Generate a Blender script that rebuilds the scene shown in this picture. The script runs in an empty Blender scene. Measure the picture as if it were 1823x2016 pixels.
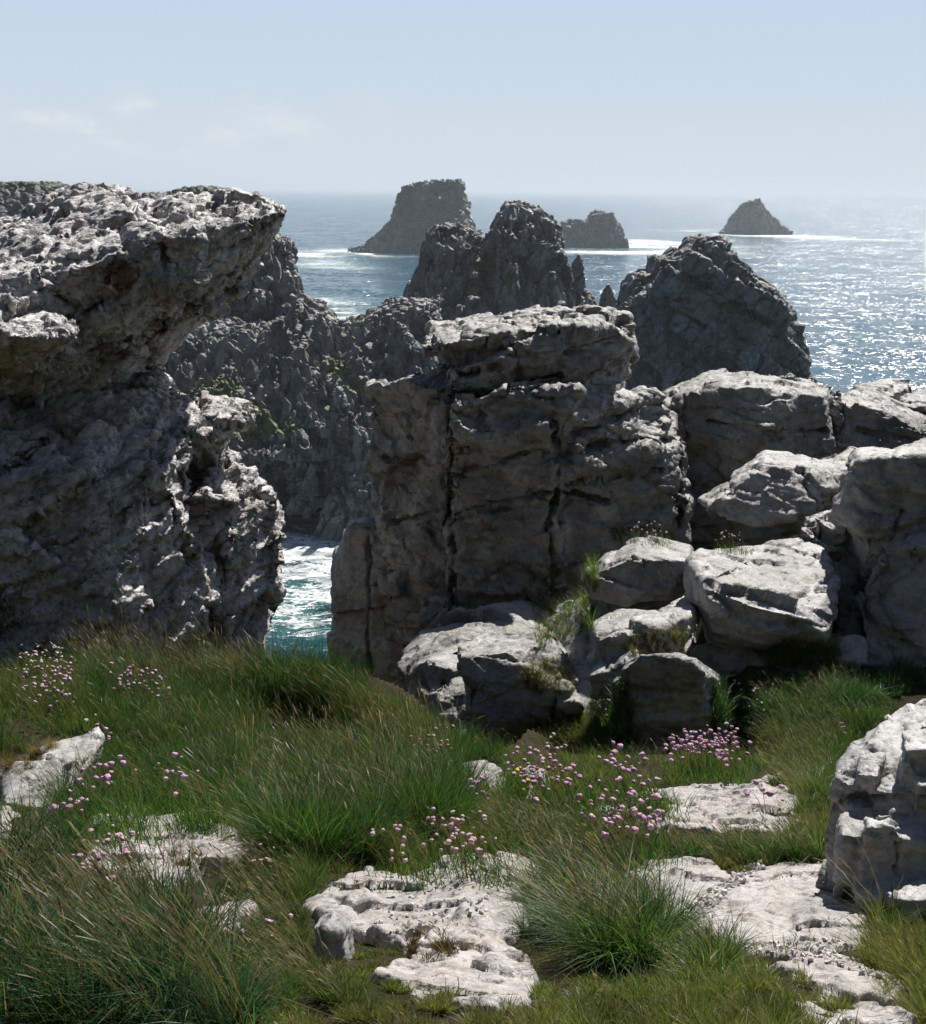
import bpy, bmesh, math, random
import numpy as np
from mathutils import Vector, Matrix

random.seed(7)
RNG = np.random.default_rng(11)
R = math.radians
S = bpy.context.scene
COL = S.collection

# ---------------------------------------------------------------- camera
W, H = 1823.0, 2016.0            # the photograph's frame in the units used below
VFOV = R(45)
F = (H / 2) / math.tan(VFOV / 2)
PITCH = math.atan((H / 2 - 373) / F)
ROLL = 0.0115
CAM = Vector((0, 0, 40))         # eye 40 m above the sea
cam = bpy.data.cameras.new('camera'); co = bpy.data.objects.new('camera', cam); COL.objects.link(co)
cam.sensor_fit = 'VERTICAL'; cam.angle = VFOV; cam.clip_start = 0.05; cam.clip_end = 60000
CM = Matrix.Rotation(math.pi / 2 - PITCH, 3, 'X') @ Matrix.Rotation(ROLL, 3, 'Z')
co.matrix_world = Matrix.Translation(CAM) @ CM.to_4x4()
S.camera = co
CMN = np.array(CM)

# ---------------------------------------------------------------- light, sky, exposure
SUN_AZ, SUN_EL = R(26), R(48)
w = bpy.data.worlds.new('World'); S.world = w; w.use_nodes = True
nt = w.node_tree; N = nt.nodes; L = nt.links
bg = N['Background']; bg.inputs[1].default_value = 0.05
sky = N.new('ShaderNodeTexSky'); sky.sky_type = 'NISHITA'; sky.sun_disc = False
sky.sun_elevation = SUN_EL; sky.sun_rotation = SUN_AZ; sky.altitude = 0
sky.air_density = .7; sky.dust_density = .5; sky.ozone_density = 1.5
# faint far clouds low over the horizon, part of the sky itself
tc = N.new('ShaderNodeTexCoord'); sp = N.new('ShaderNodeSeparateXYZ'); L.new(tc.outputs['Generated'], sp.inputs[0])
def wmath(op, a, b=None, c=None):
    n = N.new('ShaderNodeMath'); n.operation = op
    for i, v in enumerate((a, b, c)):
        if v is None: continue
        if isinstance(v, (int, float)): n.inputs[i].default_value = v
        else: L.new(v, n.inputs[i])
    return n.outputs[0]
def wrange(v, a, b):
    n = N.new('ShaderNodeMapRange'); n.interpolation_type = 'SMOOTHSTEP'
    L.new(v, n.inputs[0]); n.inputs[1].default_value = a; n.inputs[2].default_value = b
    return n.outputs[0]
cmb = N.new('ShaderNodeCombineXYZ')
L.new(wmath('MULTIPLY', sp.outputs[0], 1.0), cmb.inputs[0]); L.new(wmath('MULTIPLY', sp.outputs[2], 2.2), cmb.inputs[1])
nz = N.new('ShaderNodeTexNoise'); nz.inputs['Scale'].default_value = 17; nz.inputs['Detail'].default_value = 7; nz.inputs['Roughness'].default_value = .6
L.new(cmb.outputs[0], nz.inputs['Vector'])
m1 = wrange(nz.outputs[0], .47, .67)
band = wmath('MULTIPLY', wrange(sp.outputs[2], .012, .035), wmath('SUBTRACT', 1, wrange(sp.outputs[2], .05, .085)))
side = wmath('SUBTRACT', 1, wrange(sp.outputs[0], -.22, .02))
cl = wmath('MULTIPLY', wmath('MULTIPLY', m1, band), wmath('MULTIPLY', side, .85))
mx = N.new('ShaderNodeMix'); mx.data_type = 'RGBA'
def wmix(f, a, b):
    n = N.new('ShaderNodeMix'); n.data_type = 'RGBA'
    for i, v in ((0, f), (6, a), (7, b)):
        if isinstance(v, tuple): n.inputs[i].default_value = (*v, 1)
        else: L.new(v, n.inputs[i])
    return n.outputs[2]
# pale hazy band low over the sea, brighter towards the sun, passing into the clear sky above
K = 1.06 / .05 / 1.30
hz = wmix(wrange(sp.outputs[2], -.01, .17), (.62 * K, .68 * K, .735 * K), (.49 * K, .635 * K, .79 * K))
toward = wmath('ADD', wmath('MULTIPLY', sp.outputs[0], math.sin(SUN_AZ)), wmath('MULTIPLY', sp.outputs[1], math.cos(SUN_AZ)))
glow = wmath('MULTIPLY', wrange(toward, -.1, .7), wmath('SUBTRACT', 1, wrange(sp.outputs[2], .15, .42)))
base = wmix(glow, sky.outputs[0], hz)
L.new(cl, mx.inputs[0]); L.new(base, mx.inputs[6]); mx.inputs[7].default_value = (.72 * K, .75 * K, .79 * K, 1)
L.new(mx.outputs[2], bg.inputs[0])

sl = bpy.data.lights.new('sun', 'SUN'); so = bpy.data.objects.new('sun', sl); COL.objects.link(so)
sl.energy = 5.0; sl.angle = R(.53); sl.color = (1, .96, .9)
sdir = Vector((math.sin(SUN_AZ) * math.cos(SUN_EL), math.cos(SUN_AZ) * math.cos(SUN_EL), math.sin(SUN_EL)))
so.rotation_euler = sdir.to_track_quat('Z', 'Y').to_euler(); so.location = (0, 0, 90)
vs = S.view_settings; vs.view_transform = 'Standard'; vs.look = 'None'; vs.exposure = .38; vs.gamma = 1
S.render.engine = 'CYCLES'
S.cycles.max_bounces = 6; S.cycles.volume_bounces = 1; S.cycles.transparent_max_bounces = 4
S.cycles.use_denoising = True
S.cycles.caustics_reflective = False; S.cycles.caustics_refractive = False

# ---------------------------------------------------------------- picture <-> world
def rays(px, py):
    px = np.asarray(px, float); py = np.asarray(py, float)
    d = np.stack([(px - W / 2) / F, -(py - H / 2) / F, -np.ones_like(px)], -1)
    return d @ CMN.T
def P(px, py, d):                # the point seen at (px, py) that lies d metres ahead
    r = rays(px, py)
    return np.array(CAM) + r * (np.asarray(d, float) / r[..., 1])[..., None]
def project(p):
    q = (p - np.array(CAM)) @ CMN
    return W / 2 + F * q[:, 0] / -q[:, 2], H / 2 - F * q[:, 1] / -q[:, 2]

# ---------------------------------------------------------------- noise on arrays of points
def h3(i, j, k, s=0):
    h = (i.astype(np.int64) * 374761393 + j.astype(np.int64) * 668265263 + k.astype(np.int64) * 1440662683 + s * 974634777) & 0xffffffff
    h = ((h ^ (h >> 13)) * 1274126177) & 0xffffffff
    h = ((h ^ (h >> 16)) * 2246822519) & 0xffffffff
    h = h ^ (h >> 15)
    return (h & 0xffffff) / float(0x1000000)
def vnoise(p, s=0):
    f = np.floor(p); t = p - f; t = t * t * t * (t * (t * 6 - 15) + 10)
    i, j, k = f[:, 0], f[:, 1], f[:, 2]; a = 0
    for dx in (0, 1):
        wx = t[:, 0] if dx else 1 - t[:, 0]
        for dy in (0, 1):
            wy = wx * (t[:, 1] if dy else 1 - t[:, 1])
            for dz in (0, 1):
                a = a + wy * (t[:, 2] if dz else 1 - t[:, 2]) * h3(i + dx, j + dy, k + dz, s)
    return a * 2 - 1
def fbm(p, o=4, s=0, g=.5):
    a = 0; amp = 1; tot = 0
    for q in range(o):
        a = a + amp * vnoise(p + q * 17.3, s + q); tot += amp; amp *= g; p = p * 2.03
    return a / tot
def voronoi(p, s=0):             # F1, F2, id hash, offset from the nearest site
    f = np.floor(p); n = len(p)
    d1 = np.full(n, 9.); d2 = np.full(n, 9.); ident = np.zeros(n); off = np.zeros((n, 3))
    for dx in (-1, 0, 1):
        for dy in (-1, 0, 1):
            for dz in (-1, 0, 1):
                c = f + (dx, dy, dz); i, j, k = c[:, 0], c[:, 1], c[:, 2]
                a = h3(i, j, k, s); b = h3(i, j, k, s + 1); e = h3(i, j, k, s + 2)
                o = p - (c + np.stack([a, b, e], 1)); d = np.sqrt((o * o).sum(1))
                m = d < d1
                d2 = np.where(m, d1, np.minimum(d2, d))
                d1 = np.where(m, d, d1); off[m] = o[m]; ident = np.where(m, (a * 7.13 + b * 3.7 + e * 5.9) % 1, ident)
    return d1, d2, ident, off
def sstep(a, b, x):
    t = np.clip((x - a) / (b - a), 0, 1); return t * t * (3 - 2 * t)

# ---------------------------------------------------------------- materials
class MT:
    def __init__(s, name):
        s.m = bpy.data.materials.new(name); s.m.use_nodes = True; s.t = s.m.node_tree; s.n = s.t.nodes; s.l = s.t.links
        s.b = s.n['Principled BSDF']; s.out = s.n['Material Output']
        s.pos = s.n.new('ShaderNodeNewGeometry').outputs['Position']
    def set(s, sock, v):
        if isinstance(v, (int, float)): sock.default_value = v
        elif isinstance(v, tuple): sock.default_value = v if len(v) != 3 or sock.type == 'VECTOR' else (*v, 1)
        else: s.l.new(v, sock)
    def math(s, op, a, b=0., c=None, clamp=False):
        n = s.n.new('ShaderNodeMath'); n.operation = op; n.use_clamp = clamp
        s.set(n.inputs[0], a); s.set(n.inputs[1], b)
        if c is not None: s.set(n.inputs[2], c)
        return n.outputs[0]
    def mapv(s, scale=(1, 1, 1), rot=(0, 0, 0), src=None):
        n = s.n.new('ShaderNodeMapping'); s.l.new(src or s.pos, n.inputs[0]); n.inputs['Scale'].default_value = scale; n.inputs['Rotation'].default_value = rot
        return n.outputs[0]
    def noise(s, scale, detail=4, rough=.55, vec=None, dist=0.):
        n = s.n.new('ShaderNodeTexNoise'); s.l.new(vec or s.pos, n.inputs['Vector'])
        n.inputs['Scale'].default_value = scale; n.inputs['Detail'].default_value = detail; n.inputs['Roughness'].default_value = rough; n.inputs['Distortion'].default_value = dist
        return n.outputs[0]
    def vor(s, scale, vec=None, feature='DISTANCE_TO_EDGE'):
        n = s.n.new('ShaderNodeTexVoronoi'); s.l.new(vec or s.pos, n.inputs['Vector']); n.feature = feature; n.inputs['Scale'].default_value = scale
        return n.outputs[0]
    def rng(s, v, a, b, c=0., d=1.):
        n = s.n.new('ShaderNodeMapRange'); s.l.new(v, n.inputs[0])
        for i, q in enumerate((a, b, c, d)): s.set(n.inputs[i + 1], q)
        return n.outputs[0]
    def mix(s, f, a, b, mode='MIX'):
        n = s.n.new('ShaderNodeMix'); n.data_type = 'RGBA'; n.blend_type = mode
        s.set(n.inputs[0], f); s.set(n.inputs[6], a); s.set(n.inputs[7], b); return n.outputs[2]
    def bump(s, hgt, dist, strength=1., nrm=None):
        n = s.n.new('ShaderNodeBump'); s.l.new(hgt, n.inputs['Height']); n.inputs['Distance'].default_value = dist; n.inputs['Strength'].default_value = strength
        if nrm: s.l.new(nrm, n.inputs['Normal'])
        return n.outputs[0]
    def attr(s, name):
        n = s.n.new('ShaderNodeAttribute'); n.attribute_name = name; return n

def rock_mat(name, pale, mid, dark, stain, u=1.0, stain_amt=.3, dark_amt=.5, veg=None, bump=.02, crk=0, dip=.1, bal=.5, lichen=.55):
    """u: size of the main mottling in metres"""
    t = MT(name)
    n1 = t.noise(1 / u, 8, .62, dist=.4); n2 = t.noise(6 / u, 6, .65); n3 = t.noise(.6 / u, 5, .6)
    n4 = t.noise(28 / u, 4, .7)
    c = t.mix(t.rng(n1, bal - .12, bal + .12), mid, pale)
    c = t.mix(t.math('MULTIPLY', t.rng(n2, .48, .66), dark_amt), c, dark)
    c = t.mix(t.math('MULTIPLY', t.rng(n3, .55, .7), stain_amt), c, stain)
    c = t.mix(t.math('MULTIPLY', t.rng(n4, .56, .72), .45), c, tuple(min(1, v * 1.35) for v in pale))
    c = t.mix(t.math('MULTIPLY', t.rng(n4, .44, .30), .55), c, dark)
    if lichen:
        l1 = t.noise(2.2 / u, 5, .6, t.mapv((1, 1, 1), (0, 0, 1)), .6); l2 = t.noise(9 / u, 4, .65, t.mapv((1, 1, 1), (1, 0, 1)))
        c = t.mix(t.math('MULTIPLY', t.math('MULTIPLY', t.rng(l1, .52, .62), t.rng(l2, .46, .58)), lichen), c, (.30, .255, .15))
        c = t.mix(t.math('MULTIPLY', t.math('MULTIPLY', t.rng(l1, .48, .38), t.rng(l2, .50, .60)), lichen), c, (.52, .53, .50))
        st_ = t.noise(1.4 / u, 5, .6, t.mapv((1.6, 1.6, .22), (0, 0, .5)))
        c = t.mix(t.math('MULTIPLY', t.rng(st_, .55, .68), lichen * .8), c, (.075, .06, .045))
    if veg:
        nv = t.math('ADD', t.attr('veg').outputs['Fac'], t.math('MULTIPLY', t.math('SUBTRACT', n2, .5), 1.1))
        c = t.mix(t.rng(nv, .42, .58), c, t.mix(t.rng(n4, .35, .65), veg, tuple(v * .5 for v in veg)))
    t.l.new(c, t.b.inputs['Base Color']); t.b.inputs['Roughness'].default_value = .58; t.b.inputs['Specular IOR Level'].default_value = .5
    hgt = t.math('ADD', t.math('MULTIPLY', n2, .35), t.math('MULTIPLY', n4, .22))
    for sc_, wt in ((4.5, 1.3), (13, .5), (34, .2)):                    # broken angular facets
        v = t.n.new('ShaderNodeTexVoronoi'); vec = t.mapv((1, 1, 1.9), (.12, dip, .3)); t.l.new(vec, v.inputs['Vector']); v.inputs['Scale'].default_value = sc_ / u
        df = t.n.new('ShaderNodeVectorMath'); df.operation = 'SUBTRACT'; t.l.new(vec, df.inputs[0]); t.l.new(v.outputs['Position'], df.inputs[1])
        cc = t.n.new('ShaderNodeVectorMath'); cc.operation = 'SUBTRACT'; t.l.new(v.outputs['Color'], cc.inputs[0]); cc.inputs[1].default_value = (.5, .5, .5)
        dt = t.n.new('ShaderNodeVectorMath'); dt.operation = 'DOT_PRODUCT'; t.l.new(df.outputs[0], dt.inputs[0]); t.l.new(cc.outputs[0], dt.inputs[1])
        hgt = t.math('ADD', hgt, t.math('MULTIPLY', dt.outputs['Value'], wt * sc_ / u))
        t.l.new(t.bump(hgt, bump), t.b.inputs['Normal'])
    return t.m

M_LEFT = rock_mat('pale_quartzite', (.74, .71, .70), (.30, .285, .275), (.08, .076, .072), (.20, .13, .075), .4, .3, .7, bump=.03, dip=-.45, bal=.41, veg=(.20, .11, .055))
M_CRAG = rock_mat('grey_quartzite', (.42, .415, .405), (.17, .164, .155), (.055, .053, .05), (.17, .13, .085), .6, .4, .6, bump=.02)
M_BOUL = rock_mat('weathered_boulder_rock', (.52, .51, .50), (.25, .24, .23), (.09, .086, .08), (.24, .19, .14), .4, .25, .5, bump=.014)
M_SLAB = rock_mat('white_slab_rock', (.50, .455, .437), (.37, .335, .32), (.15, .145, .138), (.20, .155, .11), .3, .55, .75, bump=.014)
M_CLIFF = rock_mat('sea_cliff_rock', (.33, .325, .32), (.105, .102, .10), (.032, .03, .03), (.12, .09, .055), 5, .35, .6, veg=(.15, .19, .045), bump=.2)
M_STACK = rock_mat('stack_rock', (.30, .30, .30), (.14, .14, .138), (.045, .044, .042), (.13, .09, .05), 4, .35, .6, veg=(.12, .085, .03), bump=.2)
M_ISLE = rock_mat('islet_rock', (.22, .21, .195), (.095, .09, .08), (.045, .042, .04), (.11, .085, .05), 14, .4, .6, veg=(.075, .095, .03), bump=.8)

M_HEAD = rock_mat('headland_rock', (.16, .155, .15), (.085, .082, .078), (.04, .038, .036), (.10, .08, .05), 6, .35, .6, veg=(.07, .085, .03), bump=.3)

# ---------------------------------------------------------------- objects
def tag(o, label=None, cat=None, group=None, kind=None):
    for k, v in (('label', label), ('category', cat), ('group', group), ('kind', kind)):
        if v: o[k] = v
    return o
def mesh_np(name, co_, quads):
    me = bpy.data.meshes.new(name); n = len(co_); q = np.asarray(quads, np.int32)
    me.vertices.add(n); me.vertices.foreach_set('co', np.asarray(co_, np.float32).ravel())
    me.loops.add(q.size); me.loops.foreach_set('vertex_index', q.ravel())
    me.polygons.add(len(q)); me.polygons.foreach_set('loop_start', np.arange(0, q.size, q.shape[1], dtype=np.int32))
    me.update(calc_edges=True)
    return me
def getco(me):
    a = np.empty(len(me.vertices) * 3, np.float32); me.vertices.foreach_get('co', a); return a.reshape(-1, 3).astype(float)
def getno(me):
    a = np.empty(len(me.vertices) * 3, np.float32); me.vertex_normals.foreach_get('vector', a); return a.reshape(-1, 3).astype(float)
def setco(me, c):
    me.vertices.foreach_set('co', c.astype(np.float32).ravel()); me.update()
def set_smooth(me):
    me.polygons.foreach_set('use_smooth', np.ones(len(me.polygons), bool))
def hull_into(bm, pts):
    vs_ = [bm.verts.new(p) for p in pts]
    r = bmesh.ops.convex_hull(bm, input=vs_, use_existing_faces=False)
    junk = [g for g in r['geom_interior'] + r['geom_unused'] if isinstance(g, bmesh.types.BMVert) and g.is_valid]
    if junk: bmesh.ops.delete(bm, geom=list(set(junk)), context='VERTS')

def rotm(ax, ay, az):
    return np.array(Matrix.Rotation(az, 3, 'Z') @ Matrix.Rotation(ay, 3, 'Y') @ Matrix.Rotation(ax, 3, 'X'))

def displace(me, stages, seed, cracks, d_ref):
    for st in stages:
        c = getco(me); n = getno(me); k = st[0]
        if k == 'cell':          # blocks split by joints: (kind, size xyz, rotation, offset, tilt, joint depth, joint width)
            _, size, rot, amp, tilt, cd, cw = st
            q = (c + .07 * np.mean(size) * np.stack([fbm(c / np.mean(size) * 1.3 + o, 2, seed + 40) for o in (0, 31, 67)], 1)) @ rotm(*rot) / np.array(size)
            f1, f2, idn, off = voronoi(q, seed)
            tv = np.stack([(idn * 13.7) % 1, (idn * 29.3) % 1, (idn * 47.9) % 1], 1) - .5
            d = (idn - .5) * 2 * amp + (off * tv).sum(1) * 2 * tilt - cd * np.exp(-((f2 - f1) / cw) ** 2)
            c = c + n * d[:, None]
        elif k == 'fbm':
            _, size, amp, o = st
            c = c + n * (fbm(c / size, o, seed + 5) * amp)[:, None]
        elif k == 'ridge':
            _, size, amp, o = st
            c = c + n * ((1 - 2 * np.abs(fbm(c / size, o, seed + 9))) * amp - amp * .5)[:, None]
        elif k == 'warp':
            _, size, amp, o = st
            c = c + amp * np.stack([fbm(c / size + v, o, seed + 3) for v in (3, 41, 77)], 1)
        elif k == 'strata':      # (kind, layer normal, spacing, offset, joint depth, joint width)
            _, nn, spc, amp, cd, cw = st
            nn = np.array(nn) / np.linalg.norm(nn)
            t = c @ nn / spc + .55 * fbm(c / (spc * 4), 3, seed + 2)
            i = np.floor(t); f = t - i; z = np.zeros_like(i)
            hv = h3(i, z, z, seed + 8) * (1 - sstep(.92, 1, f)) + h3(i + 1, z, z, seed + 8) * sstep(.92, 1, f)
            flat = n - (n @ nn)[:, None] * nn
            fade = .35 + .65 * sstep(-.25, .35, fbm(c / (spc * 6) + 5, 2, seed + 12))
            d = ((hv - .5) * 2 * amp - cd * np.exp(-((f - .9) / cw) ** 2)) * fade
            c = c + flat * d[:, None]
        elif k == 'cracks' and cracks:
            px, py = project(c); sc = d_ref / F
            for poly, wd, dp in cracks:
                best = np.full(len(c), 1e9); poly = np.array(poly, float)
                wob = 0; wx = 13 * fbm(c / (60 * sc), 4, seed + 21); wy = 10 * fbm(c / (60 * sc) + 7, 3, seed + 22); dv = .25 + 1.1 * sstep(-.35, .45, fbm(c / (50 * sc) + 3, 2, seed + 23))
                for a, b in zip(poly[:-1], poly[1:]):
                    ab = b - a; qx = px + wx; qy = py + wy; t = np.clip(((qx - a[0]) * ab[0] + (qy - a[1]) * ab[1]) / (ab @ ab), 0, 1)
                    best = np.minimum(best, np.hypot(qx - a[0] - t * ab[0], qy - a[1] - t * ab[1]))
                g = dv * np.exp(-((np.maximum(0, best - wd * .25)) / (wd * .7)) ** 2)
                front = sstep(.0, .3, -(n[:, 1]) + .25 * n[:, 2])
                c = c + np.array([0, 1., 0]) * (g * dp * front)[:, None]
        setco(me, c)

def rock(name, hulls, voxel, stages, mat, label, cat, d_ref=10, seed=1, cracks=None, group=None, world=False, veg=None, smooth=True, shards=None):
    bm = bmesh.new()
    for h in hulls:
        a = np.array(h, float)
        pts = a if world else P(a[:, 0], a[:, 1], a[:, 2])
        hull_into(bm, pts)
    bmesh.ops.recalc_face_normals(bm, faces=bm.faces)
    me = bpy.data.meshes.new(name); bm.to_mesh(me); bm.free()
    tmp = bpy.data.objects.new('tmp', me); COL.objects.link(tmp)
    md = tmp.modifiers.new('r', 'REMESH'); md.mode = 'VOXEL'; md.voxel_size = voxel; md.adaptivity = 0
    dg = bpy.context.evaluated_depsgraph_get()
    m2 = bpy.data.meshes.new_from_object(tmp.evaluated_get(dg))
    bpy.data.objects.remove(tmp); bpy.data.meshes.remove(me)
    m2.name = name
    displace(m2, stages, seed, cracks, d_ref)
    if smooth: set_smooth(m2)
    if shards:                                                       # sharp broken blocks stand on the mass
        bm = bmesh.new()
        for h in shards: hull_into(bm, h)
        bmesh.ops.recalc_face_normals(bm, faces=bm.faces)
        bm.from_mesh(m2); bm.to_mesh(m2); bm.free(); m2.update()
    c = getco(m2)
    if veg is not None:
        a = m2.attributes.new('veg', 'FLOAT', 'POINT'); a.data.foreach_set('value', veg(c, getno(m2)).astype(np.float32))
    base = np.array([c[:, 0].mean(), c[:, 1].mean(), c[:, 2].min()])
    setco(m2, c - base)
    m2.materials.clear(); m2.materials.append(mat)
    o = bpy.data.objects.new(name, m2); COL.objects.link(o); o.location = base
    return tag(o, label, cat, group, 'thing')

# ---------------------------------------------------------------- terrain
def ground_z(x, y):
    x = np.asarray(x, float); y = np.asarray(y, float)
    yy = np.clip(y, -2, 6.3)
    z = 40 - .72 - .36 * yy
    z = z - .75 * sstep(9.3, 11, y) + .65 * np.maximum(0, -2 - np.maximum(y, -46))  # unseen rise behind the camera, added to cut sky light on rock fronts
    z = z - .45 * sstep(6.0, 6.7, y) * sstep(.35, .7, x) * (1 - sstep(1.55, 1.9, x))
    edge = 7.3 - 1.25 * np.exp(-((x - .12) / .38) ** 2) + 7.5 * sstep(.55, 1.25, x - .03 * y)
    z = z - 2.1 * np.maximum(0, y - edge)
    p = np.stack([x, y, np.zeros_like(x)], -1).reshape(-1, 3)
    n = fbm(p / 1.3, 3, 90) * .09 + fbm(p / .35, 3, 91) * .025
    z = z + n.reshape(x.shape) + .38 * np.exp(-(((x + 2.3) / .9) ** 2 + ((y - 6) / 1.2) ** 2))
    return np.maximum(z, -4)
def ground_hit(px, py):          # distance ahead at which the sight line meets the ground
    px = np.atleast_1d(np.asarray(px, float)); py = np.atleast_1d(np.asarray(py, float))
    ds = np.linspace(1.2, 14, 1000); out = np.full(len(px), 14.)
    for i in range(len(px)):
        p = P(np.full(1000, px[i]), np.full(1000, py[i]), ds)
        b = p[:, 2] < ground_z(p[:, 0], p[:, 1])
        if b.any(): out[i] = ds[np.argmax(b)]
    return out
def build_ground():
    xs = np.concatenate([np.linspace(-60, -7, 40)[:-1], np.linspace(-7, 7, 420), np.linspace(7, 60, 40)[1:]])
    ys = np.concatenate([np.linspace(-90, 1, 60)[:-1], np.linspace(1, 12, 360), np.linspace(12, 60, 70)[1:]])
    X, Y = np.meshgrid(xs, ys); Z = ground_z(X, Y)
    nx, ny = len(xs), len(ys); i = np.arange(nx * ny).reshape(ny, nx)
    q = np.stack([i[:-1, :-1], i[:-1, 1:], i[1:, 1:], i[1:, :-1]], -1).reshape(-1, 4)
    me = mesh_np('ground', np.stack([X, Y, Z], -1).reshape(-1, 3), q); set_smooth(me)
    t = MT('soil_and_turf')
    n1 = t.noise(2.2, 6, .6); n2 = t.noise(40, 4, .7)
    c = t.mix(t.rng(n1, .4, .6), (.030, .034, .012), (.070, .058, .030)); c = t.mix(t.rng(n2, .4, .65), c, (.03, .028, .015))
    t.l.new(c, t.b.inputs['Base Color']); t.b.inputs['Roughness'].default_value = .95; t.b.inputs['Specular IOR Level'].default_value = .1
    t.l.new(t.bump(n2, .03), t.b.inputs['Normal'])
    me.materials.append(t.m)
    o = bpy.data.objects.new('ground', me); COL.objects.link(o); tag(o, kind='structure')
    return o

# ---------------------------------------------------------------- sea
FOAM = []                        # x, y, rx, ry, amount
def foam_px(px, py, rx, ry, a):
    hy = 373 + (px - W / 2) * ROLL
    d = 40 * F / max(py - hy, 4); p = P(px, py, d)
    FOAM.append((p[0], p[1], rx, ry, a))
def build_sea():
    ys = np.concatenate([np.linspace(55, 180, 260)[:-1], np.geomspace(180, 30000, 330)])
    us = np.concatenate([np.linspace(-1.3, -.5, 30)[:-1], np.linspace(-.5, .5, 420), np.linspace(.5, 1.3, 30)[1:]])
    U, Y = np.meshgrid(us, ys); X = U * Y
    Z = np.zeros_like(X)
    p = np.stack([X, Y, Z], -1).reshape(-1, 3)
    near = (1 - sstep(150, 900, Y)).ravel()
    z = near * (fbm(p / np.array([14, 7, 1]), 3, 70) * .9 + fbm(p / np.array([5, 2.5, 1]), 3, 71) * .45)
    p[:, 2] = z
    fo = np.zeros(len(p))
    for x, y, rx, ry, a in FOAM:
        g = ((p[:, 0] - x) / rx) ** 2 + ((p[:, 1] - y) / ry) ** 2
        fo = np.maximum(fo, a * (1.35 if y > 400 else 1) * np.exp(-g))
    fo = fo * np.where(p[:, 1] > 400, .30 + .95 * sstep(-.35, .35, fbm(p / np.array([38, 60, 1]), 3, 77)), 1)
    nx, ny = len(us), len(ys); i = np.arange(nx * ny).reshape(ny, nx)
    q = np.stack([i[:-1, :-1], i[:-1, 1:], i[1:, 1:], i[1:, :-1]], -1).reshape(-1, 4)
    me = mesh_np('sea', p, q); set_smooth(me)
    me.attributes.new('foam', 'FLOAT', 'POINT').data.foreach_set('value', fo.astype(np.float32))
    t = MT('sea_water')
    fa = t.attr('foam').outputs['Fac']
    def cnoise(scale, detail, vec):
        n = t.n.new('ShaderNodeTexNoise'); t.l.new(vec, n.inputs['Vector']); n.inputs['Scale'].default_value = scale; n.inputs['Detail'].default_value = detail; n.inputs['Roughness'].default_value = .68
        return n.outputs['Color']
    def vm(op, a, b):
        n = t.n.new('ShaderNodeVectorMath'); n.operation = op; t.l.new(a, n.inputs[0])
        if isinstance(b, tuple): n.inputs[1].default_value = b
        else: t.l.new(b, n.inputs[1])
        return n.outputs[0]
    w1 = vm('MULTIPLY', vm('SUBTRACT', cnoise(.42, 6, t.mapv((1, 1.9, 1), (0, 0, .2))), (.5, .5, .5)), (3.0, 3.8, 0))
    w2 = vm('MULTIPLY', vm('SUBTRACT', cnoise(.045, 3, t.mapv((1, 2.6, 1), (0, 0, -.1))), (.5, .5, .5)), (1.2, 1.6, 0))
    geo = t.n.new('ShaderNodeNewGeometry').outputs['Normal']
    nrm = t.n.new('ShaderNodeVectorMath'); nrm.operation = 'NORMALIZE'; t.l.new(vm('ADD', vm('ADD', w1, w2), geo), nrm.inputs[0])
    fn = t.noise(.26, 8, .72, t.mapv((1, 2.6, 1)), .8); fn2 = t.noise(1.7, 5, .7, t.mapv((1, 1.8, 1)), 1.2)
    mask = t.math('ADD', fa, t.math('ADD', t.math('MULTIPLY', t.math('SUBTRACT', fn, .5), 3.4), t.math('MULTIPLY', t.math('SUBTRACT', fn2, .5), 2.0)))
    mask = t.math('MULTIPLY', t.rng(mask, .55, .85), t.rng(fa, .02, .12))
    caps = t.math('MULTIPLY', t.rng(t.noise(.09, 6, .7, t.mapv((1, 2.5, 1)), .3), .70, .76), .6)
    mask = t.math('MAXIMUM', mask, caps)
    deep = t.mix(t.rng(fa, .05, .6), (.016, .080, .125), (.03, .115, .112))
    t.l.new(t.mix(mask, deep, (.76, .79, .79)), t.b.inputs['Base Color'])
    t.l.new(t.rng(mask, 0, 1, .15, .8), t.b.inputs['Roughness'])
    t.b.inputs['IOR'].default_value = 1.33
    t.l.new(nrm.outputs[0], t.b.inputs['Normal'])
    me.materials.append(t.m)
    o = bpy.data.objects.new('sea', me); COL.objects.link(o); tag(o, kind='structure')

for f in ((760, 490, 60, 45, .9), (700, 492, 40, 30, .9), (640, 495, 45, 40, .75), (600, 510, 35, 40, .55), (640, 520, 30, 30, .5), (860, 488, 60, 40, .6),
          (640, 605, 14, 40, .9), (700, 612, 12, 25, .8), (615, 590, 12, 30, .7),
          (1160, 480, 70, 40, .9), (1240, 470, 60, 50, .95), (1290, 478, 60, 50, .85), (1340, 490, 50, 50, .6), (1215, 490, 50, 35, .9),
          (1490, 459, 80, 50, .9), (1400, 450, 60, 60, .6), (1570, 460, 70, 50, .8), (1640, 465, 80, 50, .45),
          (590, 1090, 8, 9, 1.1), (560, 1120, 5, 6, .85), (640, 1130, 8, 9, .95), (600, 1180, 9, 8, .8), (590, 1240, 9, 7, .7)):
    foam_px(*f)
build_sea()
ground = build_ground()

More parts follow.
